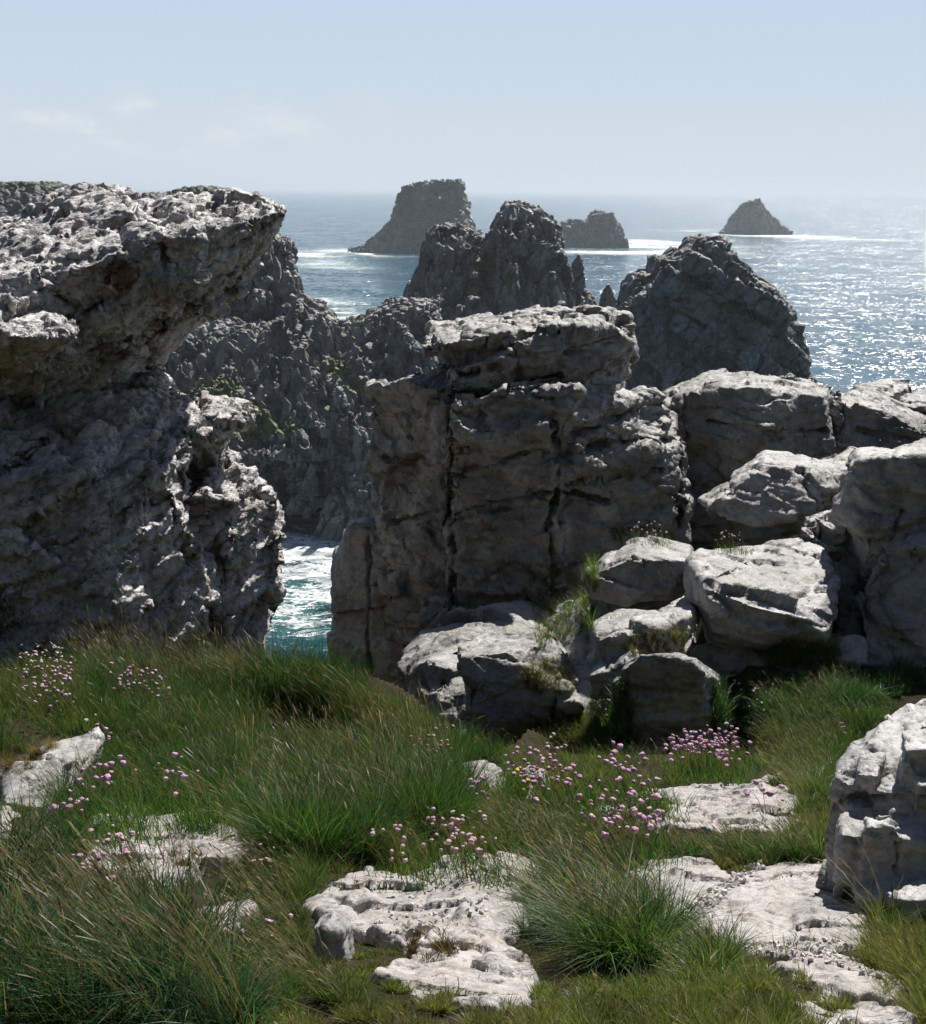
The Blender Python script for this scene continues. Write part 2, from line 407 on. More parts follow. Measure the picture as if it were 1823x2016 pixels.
# ================================================================= far rocks
def spires(sil, n, d_top, d_low, low, size, tall, lean, rng, jag=.35):
    """upright blocks crowded under a ridge line: sil = ridge (px, py); low = py where the face ends"""
    sil = np.array(sil, float); out = []
    for _ in range(n):
        x = rng.uniform(sil[0, 0], sil[-1, 0]); y0 = np.interp(x, sil[:, 0], sil[:, 1])
        v = rng.random() ** 1.2; y = y0 + v * (low - y0)
        d = d_top + (d_low - d_top) * v + rng.uniform(-1, 1) * abs(d_low - d_top) * .05
        s = size * (rng.uniform(.5, 1.0) if rng.random() < .62 else rng.uniform(1.3, 2.3)); t = s * tall * rng.uniform(.7, 1.6)
        d += rng.normal() * abs(d_low - d_top) * .12
        c = P(x, y, d); k = d / F
        c = c - np.array([0, s * k * .7, 0])
        lx = lean * t + rng.normal() * .12 * t
        pts = []
        for ang in np.linspace(0, 2 * math.pi, 6)[:-1] + rng.uniform(0, 1):
            r = s * k * rng.uniform(.6, 1.1)
            pts.append(c + [math.cos(ang) * r, math.sin(ang) * r, -t * k])
            r2 = r * rng.uniform(.08, .5)
            pts.append(c + [math.cos(ang) * r2 + lx * k, math.sin(ang) * r2, -rng.uniform(0, jag) * t * k])
        out.append(np.array(pts))
    return out
def shard_field(sil, n, d_top, d_low, low, size, tall, lean, rng, spread=.14):
    """sharp upright slivers and blocks of broken rock all over a face"""
    sil = np.array(sil, float); out = []
    for _ in range(n):
        x = rng.uniform(sil[0, 0], sil[-1, 0]); y0 = np.interp(x, sil[:, 0], sil[:, 1])
        v = rng.random(); y = y0 + v * (low - y0)
        d = d_top + (d_low - d_top) * v + rng.normal() * abs(d_low - d_top) * .06
        s_ = size * rng.choice([.4, .65, .95], p=[.4, .35, .25]) * rng.uniform(.8, 1.25); t = s_ * tall * rng.uniform(.6, 1.7)
        k = d / F; c = P(x, y, d) - np.array([0, s_ * k * rng.uniform(.5, 1.6), 0])
        ax = np.array([lean + rng.normal() * spread, rng.normal() * spread, 1.]); ax /= np.linalg.norm(ax)
        rot = rng.uniform(0, 6.3); sq = rng.uniform(.35, .8); m = int(rng.integers(4, 7)); pts = []
        tip = rng.normal(0, .35, 2)
        for lv, rr in ((-1.0, 1.05), (-.35, 1.0), (0, rng.uniform(.25, .75))):
            for j in range(m):
                a_ = rot + 6.283 * j / m + rng.normal() * .22; r_ = s_ * k * rr * rng.uniform(.75, 1.1)
                o_ = np.array([math.cos(a_) * r_, math.sin(a_) * r_ * sq, rng.uniform(-.18, .18) * t * k])
                pts.append(c + o_ + ax * lv * t * k + (np.array([tip[0], tip[1], 0]) * s_ * k if lv == 0 else 0))
        out.append(np.array(pts))
    return out
def body(sil, low, d_top, d_low, thick, hang=None):
    """a mass under the ridge line, split into strips"""
    out = []
    for (x0, y0), (x1, y1) in zip(sil[:-1], sil[1:]):
        out.append(np.concatenate([P(np.array([x0, x1, x0, x1]), np.array([y0, y1, low, low]), np.array([d_top, d_top, d_low, d_low])),
                                   P(np.array([x0, x1]), np.array([y0, y1]), d_top) + [0, thick * .4, 0],
                                   P(np.array([x0, x1]), np.array([low, low]), d_low) * ([1, 1, 1] if hang and hang[0] <= x0 and x1 <= hang[1] else [1, 1, 0]) + [0, 0, -3],
                                   P(np.array([x0, x1]), np.array([y0, y1]), d_top) * [1, 1, 0] + [0, thick, -3]]))
    return out
def gauss_px(spots):
    def f(c, n):
        px, py = project(c); v = np.zeros(len(c))
        for x, y, rx, ry, a in spots:
            v = np.maximum(v, a * np.exp(-((px - x) / rx) ** 2 - ((py - y) / ry) ** 2))
        return v
    return f

rg = np.random.default_rng(3)
def islet(name, sil, base, d, seed, label, thick, veg, size, cat='islet', depth=1.0):
    hulls = []
    sil = np.array(sil, float)
    for (x0, y0), (x1, y1) in zip(sil[:-1], sil[1:]):
        a = P(np.array([x0, x1]), np.array([y0, y1]), d)
        b0 = P(np.array([x0, x1]), np.array([base, base]), d)
        hgt = np.maximum(a[:, 2], .5); ks = (thick * .25 + hgt * .55 * depth)[:, None] * np.array([[0, 1, 0]])
        bz = np.array([1, 1, 0]); dn = np.array([0, 0, -4])
        hulls.append(np.concatenate([a - [0, thick * .06, 0], a + [0, thick * .10, 0], b0 * bz + dn - ks * .5, b0 * bz + dn + ks]))
    k = d / F
    for _ in range(90):
        x = rg.uniform(sil[0, 0], sil[-1, 0]); y0 = np.interp(x, sil[:, 0], sil[:, 1]); v = rg.random() ** .8
        y = y0 + v * (base - y0); p = P(x, y, d); hz = max(0, np.interp(x, sil[:, 0], P(sil[:, 0], sil[:, 1], d)[:, 2]))
        p = p + [0, -v * hz * .35 * depth - thick * .05, 0]
        s = size * k * rg.uniform(.5, 1.3)
        hulls.append(np.array([p + [rg.uniform(-1, 1) * s, rg.uniform(-1, 1) * s, -rg.uniform(-.3, 2.5) * s] for _ in range(9)]))
    return rock(name, hulls, d / F * 1.6, [('cell', (size * k * 1.6, size * k * 1.6, size * k * 3), (0, .25, 0), size * k * .4, size * k * .5, size * k * .5, .16),
               ('cell', (size * k * .6, size * k * .6, size * k * .9), (0, .1, .3), size * k * .16, size * k * .2, size * k * .2, .16)],
               M_ISLE, label, cat, seed=seed, world=True, veg=veg)

islet('islet', [(695, 491), (715, 478), (740, 455), (760, 435), (776, 405), (790, 372), (802, 361), (850, 356), (895, 354), (910, 362), (918, 395), (932, 428), (945, 468), (950, 490)], 491, 818, 21,
      'large flat topped islet with greenish cliffs, tallest of the islets on the sea', 80,
      gauss_px([(855, 360, 85, 20, 1.3), (800, 400, 28, 40, .95), (770, 440, 30, 25, .6), (850, 400, 40, 30, .45)]), 16)
islet('islet', [(1102, 474), (1106, 440), (1118, 428), (1135, 430), (1150, 434), (1170, 420), (1190, 414), (1208, 420), (1220, 440), (1228, 476)], 480, 930, 22,
      'low jagged islet with two crests amid white surf right of the double peaked crag', 60, gauss_px([(1180, 440, 30, 20, .4)]), 11)
islet('islet', [(1418, 455), (1432, 440), (1445, 422), (1463, 402), (1475, 394), (1492, 392), (1502, 402), (1515, 420), (1535, 440), (1558, 457)], 457, 1262, 23,
      'small lone cone shaped islet near the horizon', 80, gauss_px([(1480, 405, 30, 14, .5), (1500, 430, 30, 14, .4)]), 9)

# headlands behind the left rock
def headland(sil, d, seed, label, veg, low=470):
    sil = [(float(a), float(b)) for a, b in sil]
    hs = body(sil, low, d, d * .93, 60)
    hs += spires(sil, 60, d - 2, d * .95, low, 13, 1.4, .05, rg)
    k = d / F
    return rock('headland', hs, k * 2.0, [('cell', (14 * k, 14 * k, 22 * k), (0, .2, 0), 2.5 * k, 3 * k, 4 * k, .14), ('fbm', 8 * k, 2 * k, 3)], M_HEAD, label, 'headland', seed=seed, world=True, veg=veg)
headland([(-60, 362), (0, 360), (60, 358), (95, 368), (140, 366), (150, 361), (170, 372), (200, 385)], 320, 31, 'far rocky headland with grassy top at the left edge of the sea',
         gauss_px([(40, 358, 90, 12, 1.2), (125, 372, 50, 16, 1.2), (60, 400, 120, 30, .45)]))
headland([(315, 392), (335, 376), (360, 369), (390, 368), (420, 372), (442, 378), (448, 390)], 300, 32, 'rounded green topped headland peeking over the overhanging rock', gauss_px([(375, 380, 60, 16, 1)]))
headland([(272, 388), (282, 380), (290, 379), (300, 388)], 290, 33, 'tiny dark rock tip peeking over the overhanging rock', gauss_px([(0, 0, 1, 1, 0)]), 420)

CELLV = lambda k, s: [('cell', (s * k * 1.5, s * k * 1.5, s * k * 3.6), (.1, .22, 0), s * k * .20, s * k * .42, s * k * .55, .08),
                      ('cell', (s * k * .6, s * k * .6, s * k * 1.5), (.2, .3, .2), s * k * .07, s * k * .22, s * k * .20, .07)]

# cliff wall behind the overhang's tip
d = 186; k = d / F
sil = [(380, 560), (430, 520), (480, 480), (520, 468), (553, 470), (562, 480), (572, 530), (585, 580), (592, 640)]
rock('cliff', body(sil, 700, d, d * .97, 20) + spires(sil, 40, d - 1, d * .965, 660, 22, 2.0, -.05, rg, .2), k * 2.1, CELLV(k, 34), M_CLIFF,
     'tall pale grey sea cliff rising behind the tip of the overhanging rock', 'cliff', seed=41, shards=shard_field(sil, 150, d, d * .96, 690, 13, 3.2, -.06, rg), world=True, veg=gauss_px([(500, 640, 60, 15, .3)]))

# jagged ridge with the cave
d0 = 168; k = 150 / F
sil = [(290, 640), (340, 655), (420, 640), (500, 650), (560, 640), (585, 590), (605, 600), (640, 620), (660, 640), (700, 632), (740, 615), (765, 600), (800, 600), (860, 600)]
hs = body(sil, 860, d0, 146, 25, (490, 645))
lowr = [(290, 800), (400, 800), (520, 880), (600, 870), (700, 850), (790, 850)]
hs += [np.concatenate([P(np.array([x0, x1, x0, x1]), np.array([y0, y1, 900, 900]), np.array([150, 150, 143, 143])), P(np.array([x0, x1]), np.array([900, 900]), 143) * [1, 1, 0] + [0, 2, -3], P(np.array([x0, x1]), np.array([y0, y1]), 160) * [1, 1, 0] + [0, 0, -3]])
       for (x0, y0), (x1, y1) in zip(lowr[:2], lowr[1:3])]
# base around the cave: left jamb, lintel, right buttress
hs.append(np.concatenate([P(np.array([380, 525, 380, 520]), np.array([880, 890, 1000, 985]), np.array([146, 146, 140, 140])), P(np.array([380, 525]), np.array([1090, 1075]), 141) * [1, 1, 0] + [0, 0, -3], P(np.array([380, 525]), np.array([880, 890]), 160)]))
hs.append(np.concatenate([P(np.array([500, 640, 505, 640]), np.array([860, 860, 905, 900]), np.array([149, 149, 142, 142])), P(np.array([500, 640, 505, 640]), np.array([860, 860, 910, 905]), 160)]))
hs.append(np.concatenate([P(np.array([680, 720, 780, 640, 700, 780]), np.array([862, 838, 870, 985, 980, 980]), np.array([147, 147, 147, 141, 139, 140])), P(np.array([606, 690, 790]), np.array([1082, 1085, 1080]), 139.5) * [1, 1, 0] + [0, 0, -3], P(np.array([690, 780]), np.array([850, 850]), 158)]))
hs.append(np.concatenate([P(np.array([500, 800, 500, 800]), np.array([840, 840, 1080, 1080]), 176), P(np.array([500, 800, 500, 800]), np.array([840, 840, 1080, 1080]), 186)]))
hs.append(np.concatenate([P(np.array([385, 470, 570, 390, 470, 560]), np.array([745, 748, 800, 815, 862, 866]), np.array([157, 156, 154, 147, 146, 146])), P(np.array([385, 560, 470]), np.array([870, 880, 880]), 152)]))
hs.append(np.concatenate([P(np.array([640, 690, 735, 640, 690, 735]), np.array([700, 700, 745, 745, 775, 790]), np.array([162, 161, 159, 154, 152, 152])), P(np.array([640, 735]), np.array([800, 810]), 158)]))
hs += spires(sil, 130, d0 - 2, 146, 850, 21, 2.2, -.12, rg, .15)
hs += spires([(690, 860), (720, 838), (780, 870)], 34, 146, 139.5, 1065, 17, 2.4, -.1, rg)
hs += spires([(380, 850), (525, 860), (640, 845)], 26, 148, 145, 900, 20, 2.0, -.1, rg)
hs += spires([(390, 880), (500, 880)], 25, 145, 140, 1060, 18, 1.8, -.1, rg)
veg_ridge = [(430, 765, 45, 28, 1.15), (495, 830, 60, 38, 1.1), (560, 845, 45, 22, .8), (665, 720, 26, 26, 1.0), (705, 760, 30, 18, .85), (640, 800, 25, 12, .6), (470, 660, 18, 8, .5), (520, 795, 30, 20, .6)]
rock('cliff', hs, k * 2.0, CELLV(k, 26), M_CLIFF, 'dark jagged cove cliff with grassy patches and a black sea cave at its foot', 'cliff', seed=42, shards=shard_field(sil, 620, d0 - 1, 145.5, 850, 13, 2.8, -.15, rg) + shard_field([(690, 860), (720, 838), (785, 870)], 60, 146, 139, 1070, 12, 3.0, -.15, rg) + shard_field([(380, 870), (520, 890)], 50, 146, 140, 1060, 13, 2.6, -.15, rg), world=True, veg=gauss_px(veg_ridge))

# the double peaked crag
d = 200; k = d / F
sil = [(790, 640), (805, 570), (832, 520), (836, 490), (848, 462), (872, 444), (905, 446), (925, 462), (940, 472), (958, 470), (972, 450), (985, 425), (1000, 408), (1030, 404), (1060, 412), (1085, 430), (1103, 460), (1105, 490), (1112, 520), (1130, 560), (1165, 590), (1180, 640)]
hs = body(sil, 700, d, d * .93, 26) + spires(sil, 140, d - 1, d * .925, 680, 20, 1.9, -.02, rg, .15)
rock('crag', hs, k * 1.8, CELLV(k, 26), M_CLIFF, 'double peaked spiky grey crag standing in front of the flat topped islet', 'crag', seed=43, shards=shard_field(sil[1:-1], 620, d - 1, d * .922, 690, 11, 2.6, -.03, rg), world=True,
     veg=gauss_px([(960, 520, 26, 32, .95), (1000, 550, 20, 18, .9), (930, 560, 24, 18, .8), (950, 480, 16, 12, .6), (890, 450, 10, 10, .4)]))
d = 196; k = d / F
for hs, sd, lb in (([np.concatenate([P(np.array([1120, 1124, 1128, 1140, 1150, 1153]), np.array([640, 545, 510, 500, 520, 640]), d), P(np.array([1120, 1130, 1145, 1153]), np.array([640, 520, 520, 640]), d + 4)])], 44, 'narrow upright rock needle on the right shoulder of the double peaked crag'),
                   ([np.concatenate([P(np.array([1168, 1183, 1192, 1200, 1212, 1222]), np.array([680, 590, 562, 558, 590, 680]), d), P(np.array([1170, 1190, 1204, 1222]), np.array([680, 575, 575, 680]), d + 4)])], 45, 'small pointed rock needle in the gap between the two crags')):
    rock('rock_needle', hs, k * 1.8, CELLV(k, 16), M_CLIFF, lb, 'rock needle', seed=sd, world=True, veg=gauss_px([(0, 0, 1, 1, 0)]))

# the right hand stack
d = 150; k = d / F
sil = [(1228, 640), (1240, 570), (1252, 548), (1290, 545), (1296, 510), (1330, 512), (1360, 490), (1375, 474), (1410, 468), (1440, 480), (1450, 510), (1480, 545), (1500, 570), (1515, 555), (1540, 575), (1555, 610), (1572, 660), (1590, 720), (1605, 790)]
hs = body(sil, 800, d, d * .93, 24) + spires(sil, 60, d - 1, d * .935, 780, 22, 1.6, -.1, rg, .3)
for x0, y0, x1, y1, wd in ((1280, 560, 1480, 690, 34), (1320, 530, 1520, 640, 30), (1330, 620, 1470, 730, 46), (1260, 580, 1400, 660, 30), (1420, 640, 1560, 730, 30)):   # slabs dipping to the right
    dd = d * .945
    hs.append(np.concatenate([P(np.array([x0, x1, x1, x0]), np.array([y0, y1, y1 + wd * 2.4, y0 + wd * 2.4]), np.array([dd, dd, dd - 2, dd - 2])), P(np.array([x0, x1, x1, x0]), np.array([y0, y1, y1 + wd * 2, y0 + wd * 2]), dd + 6)]))
dipping = []                                                       # joint bounded slabs dipping to the right
for x0, y0, x1, y1, wd in ((1262, 566, 1440, 690, 44), (1300, 528, 1530, 668, 40), (1352, 496, 1530, 596, 38), (1290, 640, 1420, 745, 58), (1395, 640, 1560, 740, 46), (1440, 500, 1510, 570, 34), (1500, 566, 1580, 700, 40), (1255, 620, 1330, 700, 46), (1480, 690, 1590, 780, 48)):
    ln = math.hypot(x1 - x0, y1 - y0); ux, uy = (x1 - x0) / ln, (y1 - y0) / ln; t_ = 0
    while t_ < ln:
        bl = rg.uniform(22, 105); dd = d * .925 - rg.uniform(-.6, 3.0) + 4.5 * (1 - (y0 + uy * t_ - 470) / 330)
        cx, cy = x0 + ux * t_, y0 + uy * t_; jj = lambda: rg.normal() * 5.0; pf = []
        for a_, b_ in ((0, 0), (bl, 0), (bl + 4, wd), (-4, wd), (bl * .5, -rg.uniform(2, 9))):
            qx, qy = cx + ux * a_ - uy * b_ * .8 + jj(), cy + uy * a_ + ux * b_ + jj()
            pf.append(P(qx, qy, dd + rg.uniform(-.25, .25))); pf.append(P(qx + jj(), qy + jj(), dd + 5))
        dipping.append(np.array(pf)); t_ += bl + rg.uniform(0, 3)
rock('sea_stack', hs + dipping, k * 2.0, [('cell', (36 * k, 36 * k, 60 * k), (0, .75, 0), 5 * k, 8 * k, 7 * k, .06), ('cell', (14 * k, 14 * k, 22 * k), (0, .6, .2), 1.6 * k, 3.5 * k, 2.5 * k, .07), ('fbm', 9 * k, 1.6 * k, 3)], M_STACK,
     'broad dark pyramid shaped stack with slabs dipping right, against the glittering sea', 'sea stack', seed=46, shards=shard_field(sil[1:-2], 130, d + 1, d * .935, 740, 12, 2.2, -.3, rg, .2), world=True,
     veg=gauss_px([(1390, 545, 26, 8, .9), (1340, 590, 30, 8, .7), (1440, 600, 40, 12, .8), (1480, 630, 30, 12, .7), (1500, 590, 15, 15, .6)]))

# ================================================================= near rocks
def NEAR(u, st=(0, .1, 1), amp=1., sp=.22, blocks=1., rot=.08, fine=.42):
    r1 = (.1, rot, .3); r2 = (.25, rot, .5); r3 = (.45, rot, .1)
    return [('warp', u * 1.6, .05 * u * amp, 2), ('cell', (u * 1.2, u, u * .6), r1, .08 * u * amp * blocks, .17 * u * amp * blocks, .03 * u * amp, .05),
            ('strata', st, sp * u, .040 * u * amp, .028 * u * amp, .07), ('cracks',),
            ('cell', (u * .42, u * .34, u * .15), r2, (.012 + .018 * fine) * u * amp, (.02 + .085 * fine) * u * amp, .010 * u * amp, .05),
            ('strata', st, sp * u * .27, .012 * u * amp, .006 * u * amp, .12),
            ('cell', (u * .15, u * .13, u * .055), r3, .011 * u * amp * fine, .040 * u * amp * fine, .004 * u * amp, .06),
            ('cell', (u * .055, u * .05, u * .022), r1, .004 * u * amp * fine, .015 * u * amp * fine, 0, .06)]
DIP = (-.42, -.1, .9)
rock('overhanging_rock', [
    [(-80, 480, 10.2), (60, 425, 10.1), (130, 392, 10.1), (170, 360, 10.0), (205, 362, 10.0), (235, 378, 10.0), (310, 396, 9.8), (-80, 545, 8.3), (60, 560, 8.2), (180, 520, 8.35), (300, 470, 8.6), (-80, 640, 8.3), (100, 650, 8.35), (260, 610, 8.6), (330, 570, 8.8), (-80, 810, 9.1), (80, 800, 9.1), (240, 752, 9.4), (320, 712, 9.7), (-80, 800, 11), (300, 730, 11)],
    [(290, 396, 9.8), (420, 398, 9.9), (470, 384, 9.8), (490, 380, 9.8), (560, 398, 9.6), (300, 470, 8.65), (400, 455, 8.95), (565, 412, 9.4), (330, 600, 8.85), (470, 530, 9.25), (558, 446, 9.5), (300, 728, 9.6), (405, 640, 9.75), (470, 565, 9.75), (300, 700, 10.8), (470, 560, 10.6), (556, 430, 10.3)],
    [(400, 540, 9.1), (492, 508, 9.3), (500, 515, 9.4), (480, 535, 9.4), (420, 590, 9.3), (400, 560, 10), (490, 520, 9.9)],
    [(400, 590, 9.2), (470, 562, 9.4), (474, 570, 9.5), (430, 625, 9.4), (400, 610, 10)],
    [(-80, 530, 8.4), (20, 562, 8.3), (100, 600, 8.2), (150, 632, 8.05), (-80, 650, 7.5), (60, 665, 7.5), (148, 655, 7.75), (-80, 780, 8.2), (80, 770, 8.3), (140, 705, 8.3), (-80, 600, 9.5)],
    [(330, 470, 8.75), (400, 470, 8.85), (390, 560, 8.8), (310, 590, 8.7), (340, 480, 9.4), (400, 560, 9.4)]],
    .017, NEAR(.8, DIP, 1.0, .22, .45, -.45, .85), M_LEFT, veg=gauss_px([(240, 540, 45, 38, .85), (400, 520, 20, 14, .4)]), label='huge pale rock jutting out in an overhang at the left, its tip against the sea', cat='rock', d_ref=9, seed=51,
    cracks=[([(300, 455), (312, 480), (330, 560)], 7, .18), ([(80, 570), (160, 610), (230, 580)], 10, .25), ([(150, 700), (260, 660), (360, 600), (470, 540)], 5, .1), ([(230, 700), (330, 640), (440, 560)], 5, .1)])
rock('rock_outcrop', [
    [(-80, 790, 9.0), (100, 800, 8.9), (240, 770, 9.2), (300, 775, 9.3), (350, 800, 9.2), (-80, 930, 7.9), (150, 930, 8.1), (330, 930, 8.5), (-80, 1150, 7.7), (200, 1150, 7.9), (400, 1080, 8.5), (-80, 1420, 7.7), (200, 1420, 7.9), (420, 1400, 8.4), (-80, 800, 11), (350, 800, 11), (420, 1400, 11)],
    [(-80, 740, 10), (200, 720, 10.2), (300, 740, 10.2), (330, 775, 10), (-80, 820, 9.4), (320, 820, 9.6), (-80, 760, 11.5), (320, 760, 11.5)],
    [(300, 770, 9.5), (345, 778, 9.6), (400, 803, 9.6), (440, 792, 9.6), (490, 799, 9.5), (340, 850, 9.0), (400, 862, 9.0), (450, 850, 9.2), (480, 832, 9.3), (350, 930, 9.0), (405, 905, 9.3), (440, 868, 9.5), (340, 900, 10.3), (420, 860, 10.3)],
    [(370, 960, 8.9), (500, 1060, 9.4), (520, 1110, 9.3), (380, 1380, 8.7), (500, 1380, 9.0), (380, 960, 10.4), (520, 1100, 10.4), (500, 1380, 10.4)],
    [(330, 830, 9.4), (420, 850, 9.7), (470, 960, 9.5), (500, 1000, 9.6), (350, 1100, 8.9), (480, 1120, 9.2), (330, 830, 10.5), (450, 900, 10.5), (500, 1100, 10.5)],
    [(400, 897, 9.5), (450, 893, 9.5), (500, 922, 9.4), (495, 945, 9.3), (390, 960, 8.8), (430, 985, 8.7), (475, 990, 8.9), (380, 1080, 8.7), (460, 1060, 9.0), (400, 950, 10.3), (480, 960, 10.3)],
    [(470, 955, 9.4), (520, 948, 9.4), (540, 985, 9.3), (525, 1030, 9.1), (490, 1060, 8.9), (455, 1050, 8.8), (440, 1120, 8.8), (500, 1120, 9.0), (490, 960, 10.2), (530, 1050, 10.2)],
    [(500, 1062, 9.2), (525, 1045, 9.4), (553, 1058, 9.3), (550, 1110, 9.2), (545, 1140, 9.2), (518, 1220, 9.1), (500, 1300, 9.0), (430, 1150, 8.8), (420, 1400, 8.6), (490, 1400, 8.9), (540, 1100, 10.2), (490, 1400, 10.5)]],
    .017, NEAR(.7, DIP, 1.0, .22, .8, -.45, .85), M_LEFT, 'dark shaded rock face with sunlit ledges beneath the overhanging rock', 'rock', d_ref=9, seed=52,
    cracks=[([(280, 985), (220, 1030), (120, 1080)], 5, .15), ([(430, 1215), (360, 1180), (280, 1200)], 4, .1), ([(340, 860), (355, 960), (330, 1050)], 5, .1), ([(0, 930), (90, 870)], 8, .15)])

# the main crag
UP = (-.10, -.12, 1)
rock('crag', [
    [(850, 640, 12.6), (950, 617, 12.9), (1080, 606, 13.1), (1180, 612, 13), (1243, 628, 12.8), (828, 692, 11.6), (880, 678, 11.45), (1000, 655, 11.4), (1150, 650, 11.5), (1246, 655, 11.9), (832, 706, 11.8), (900, 716, 11.6), (1010, 700, 11.5), (1150, 690, 11.6), (1246, 690, 12), (860, 690, 13.2), (1240, 700, 13.5)],
    [(1000, 660, 11.4), (1060, 640, 11.6), (1245, 650, 11.9), (1245, 740, 11.9), (1010, 690, 11.3), (1005, 740, 11.35), (1130, 760, 11.3), (1230, 760, 11.7), (1010, 700, 13), (1240, 700, 13.3)],
    [(872, 712, 11.7), (1012, 690, 11.6), (880, 722, 11.3), (1010, 705, 11.2), (880, 775, 11.25), (1005, 770, 11.2), (880, 760, 12.8), (1010, 760, 12.8)],
    [(735, 752, 12.2), (830, 722, 12.4), (890, 715, 12.3), (732, 772, 11.7), (830, 760, 11.4), (890, 760, 11.3), (728, 830, 11.8), (890, 840, 11.3), (740, 800, 13), (890, 800, 13)],
    [(735, 800, 11.9), (880, 780, 11.2), (740, 900, 11.9), (770, 985, 11.7), (750, 1010, 11.7), (760, 1150, 11.6), (800, 1190, 11.4), (888, 1190, 11.15), (885, 800, 11.2), (740, 1000, 13), (888, 1000, 13), (780, 1400, 11.6), (900, 1500, 11.3), (800, 1500, 13)],
    [(888, 780, 11.0), (1000, 770, 10.9), (1130, 765, 11.0), (890, 860, 10.85), (1090, 850, 10.8), (892, 1170, 10.8), (1090, 1180, 10.6), (920, 1480, 10.8), (1100, 1480, 10.5), (890, 1000, 13), (1130, 1000, 13), (1090, 1480, 12.5)],
    [(1000, 760, 11.1), (1130, 755, 11.3), (1230, 770, 11.6), (1240, 800, 11.5), (1090, 830, 10.9), (1260, 870, 11.2), (1340, 880, 11.6), (1090, 1100, 10.6), (1200, 1050, 10.8), (1350, 1000, 11.2), (1100, 1300, 10.4), (1340, 1200, 11), (1100, 1000, 13), (1350, 900, 13.2)],
    [(900, 830, 10.95), (1000, 775, 11.3), (1110, 790, 11.1), (905, 850, 10.75), (1090, 845, 10.7), (910, 920, 10.8), (1080, 930, 10.75), (900, 900, 12), (1090, 880, 12)],
    [(1220, 790, 11.7), (1290, 770, 11.9), (1330, 810, 11.8), (1225, 850, 11.2), (1300, 870, 11.3), (1290, 850, 12.4), (1230, 840, 12.4)]],
    .018, NEAR(.9, UP, .85, .17, 1., .08, .62), M_CRAG, 'massive layered grey crag with flat overhanging cap, standing at the centre', 'crag', d_ref=11, seed=53,
    cracks=[([(886, 780), (890, 900), (884, 1000), (895, 1100), (890, 1200)], 6, .30), ([(1092, 830), (1098, 930), (1088, 1040), (1090, 1180)], 4, .22), ([(1340, 790), (1345, 900), (1340, 1040)], 5, .22),
            ([(900, 1015), (960, 990), (1090, 970), (1200, 985)], 3, .12), ([(840, 715), (920, 735), (1000, 720)], 7, .3), ([(890, 790), (1000, 770), (1100, 745)], 6, .22), ([(1000, 660), (1010, 700), (1020, 740)], 4, .15),
            ([(760, 905), (880, 890)], 4, .1), ([(750, 1040), (880, 1000)], 4, .1), ([(905, 930), (1000, 900), (1090, 880)], 3, .08), ([(1100, 900), (1200, 870), (1330, 870)], 5, .15), ([(1110, 960), (1230, 930), (1320, 930)], 4, .12),
            ([(950, 1140), (1020, 1100), (1080, 1150)], 3, .08), ([(1130, 850), (1180, 840), (1220, 860)], 6, .15)])
rock('rock_pillar', [[(690, 1026, 12.2), (735, 1020, 12.3), (752, 1032, 12.3), (690, 1035, 11.9), (752, 1042, 11.9), (662, 1090, 12.2), (660, 1160, 12.0), (655, 1280, 11.8), (650, 1420, 11.7), (810, 1100, 11.8), (810, 1420, 11.4), (690, 1100, 13), (810, 1100, 13), (660, 1420, 13)],
                     [(662, 1078, 12.3), (682, 1072, 12.3), (664, 1090, 12.1), (684, 1090, 12.1), (660, 1420, 12), (700, 1420, 12), (690, 1100, 12.8)]],
     .02, NEAR(.7, (0, .1, 1), .5, .5), M_CRAG, 'smooth flat topped rock pillar between the central crag and the water gap', 'rock pillar', d_ref=12, seed=54,
     cracks=[([(722, 1050), (728, 1200), (724, 1400)], 3, .12), ([(805, 1180), (808, 1300), (790, 1330)], 5, .25), ([(740, 1150), (800, 1140)], 3, .08)])
# ridge to the right
rock('rock_ridge', [[(1300, 770, 13.2), (1400, 736, 13.6), (1470, 726, 13.7), (1560, 736, 13.7), (1640, 762, 13.6), (1310, 790, 12.6), (1400, 770, 12.3), (1500, 765, 12.2), (1620, 790, 12.4), (1330, 870, 12.2), (1500, 850, 11.9), (1640, 860, 12.3), (1340, 1080, 12), (1650, 1080, 12), (1320, 900, 14.5), (1640, 900, 14.5)],
                    [(1645, 768, 13.4), (1700, 760, 13.6), (1800, 812, 13.4), (1900, 850, 13.2), (1650, 790, 12.7), (1740, 810, 12.6), (1840, 860, 12.5), (1650, 880, 12.4), (1900, 900, 12.6), (1650, 1000, 12.4), (1900, 1000, 12.4), (1650, 850, 14.3), (1900, 870, 14.3)],
                    [(1240, 790, 12.4), (1280, 775, 12.7), (1330, 790, 12.6), (1240, 840, 12), (1330, 860, 12), (1250, 1000, 12), (1340, 1000, 12), (1290, 850, 13.5)]],
     .021, NEAR(1.0, (.12, -.1, 1), .55, .24, .6, .08, .6), M_CRAG, 'long rounded grey rock ridge running right from the central crag', 'rock ridge', d_ref=12.5, seed=155,
     cracks=[([(1648, 770), (1655, 870)], 6, .3), ([(1345, 770), (1350, 860)], 6, .25), ([(1400, 830), (1500, 850), (1620, 850)], 4, .12), ([(1700, 850), (1800, 870)], 4, .15)])
rock('boulder', [[(1698, 755, 14.2), (1740, 742, 14.4), (1795, 748, 14.3), (1790, 768, 14), (1740, 785, 13.7), (1705, 768, 13.9), (1710, 790, 14.3), (1790, 790, 14.6)]], .02, NEAR(.5, (.2, -.1, 1), .5), M_CRAG,
     'flat rock slab lying on the ridge, left of two against the sea', 'boulder', d_ref=14, seed=56)
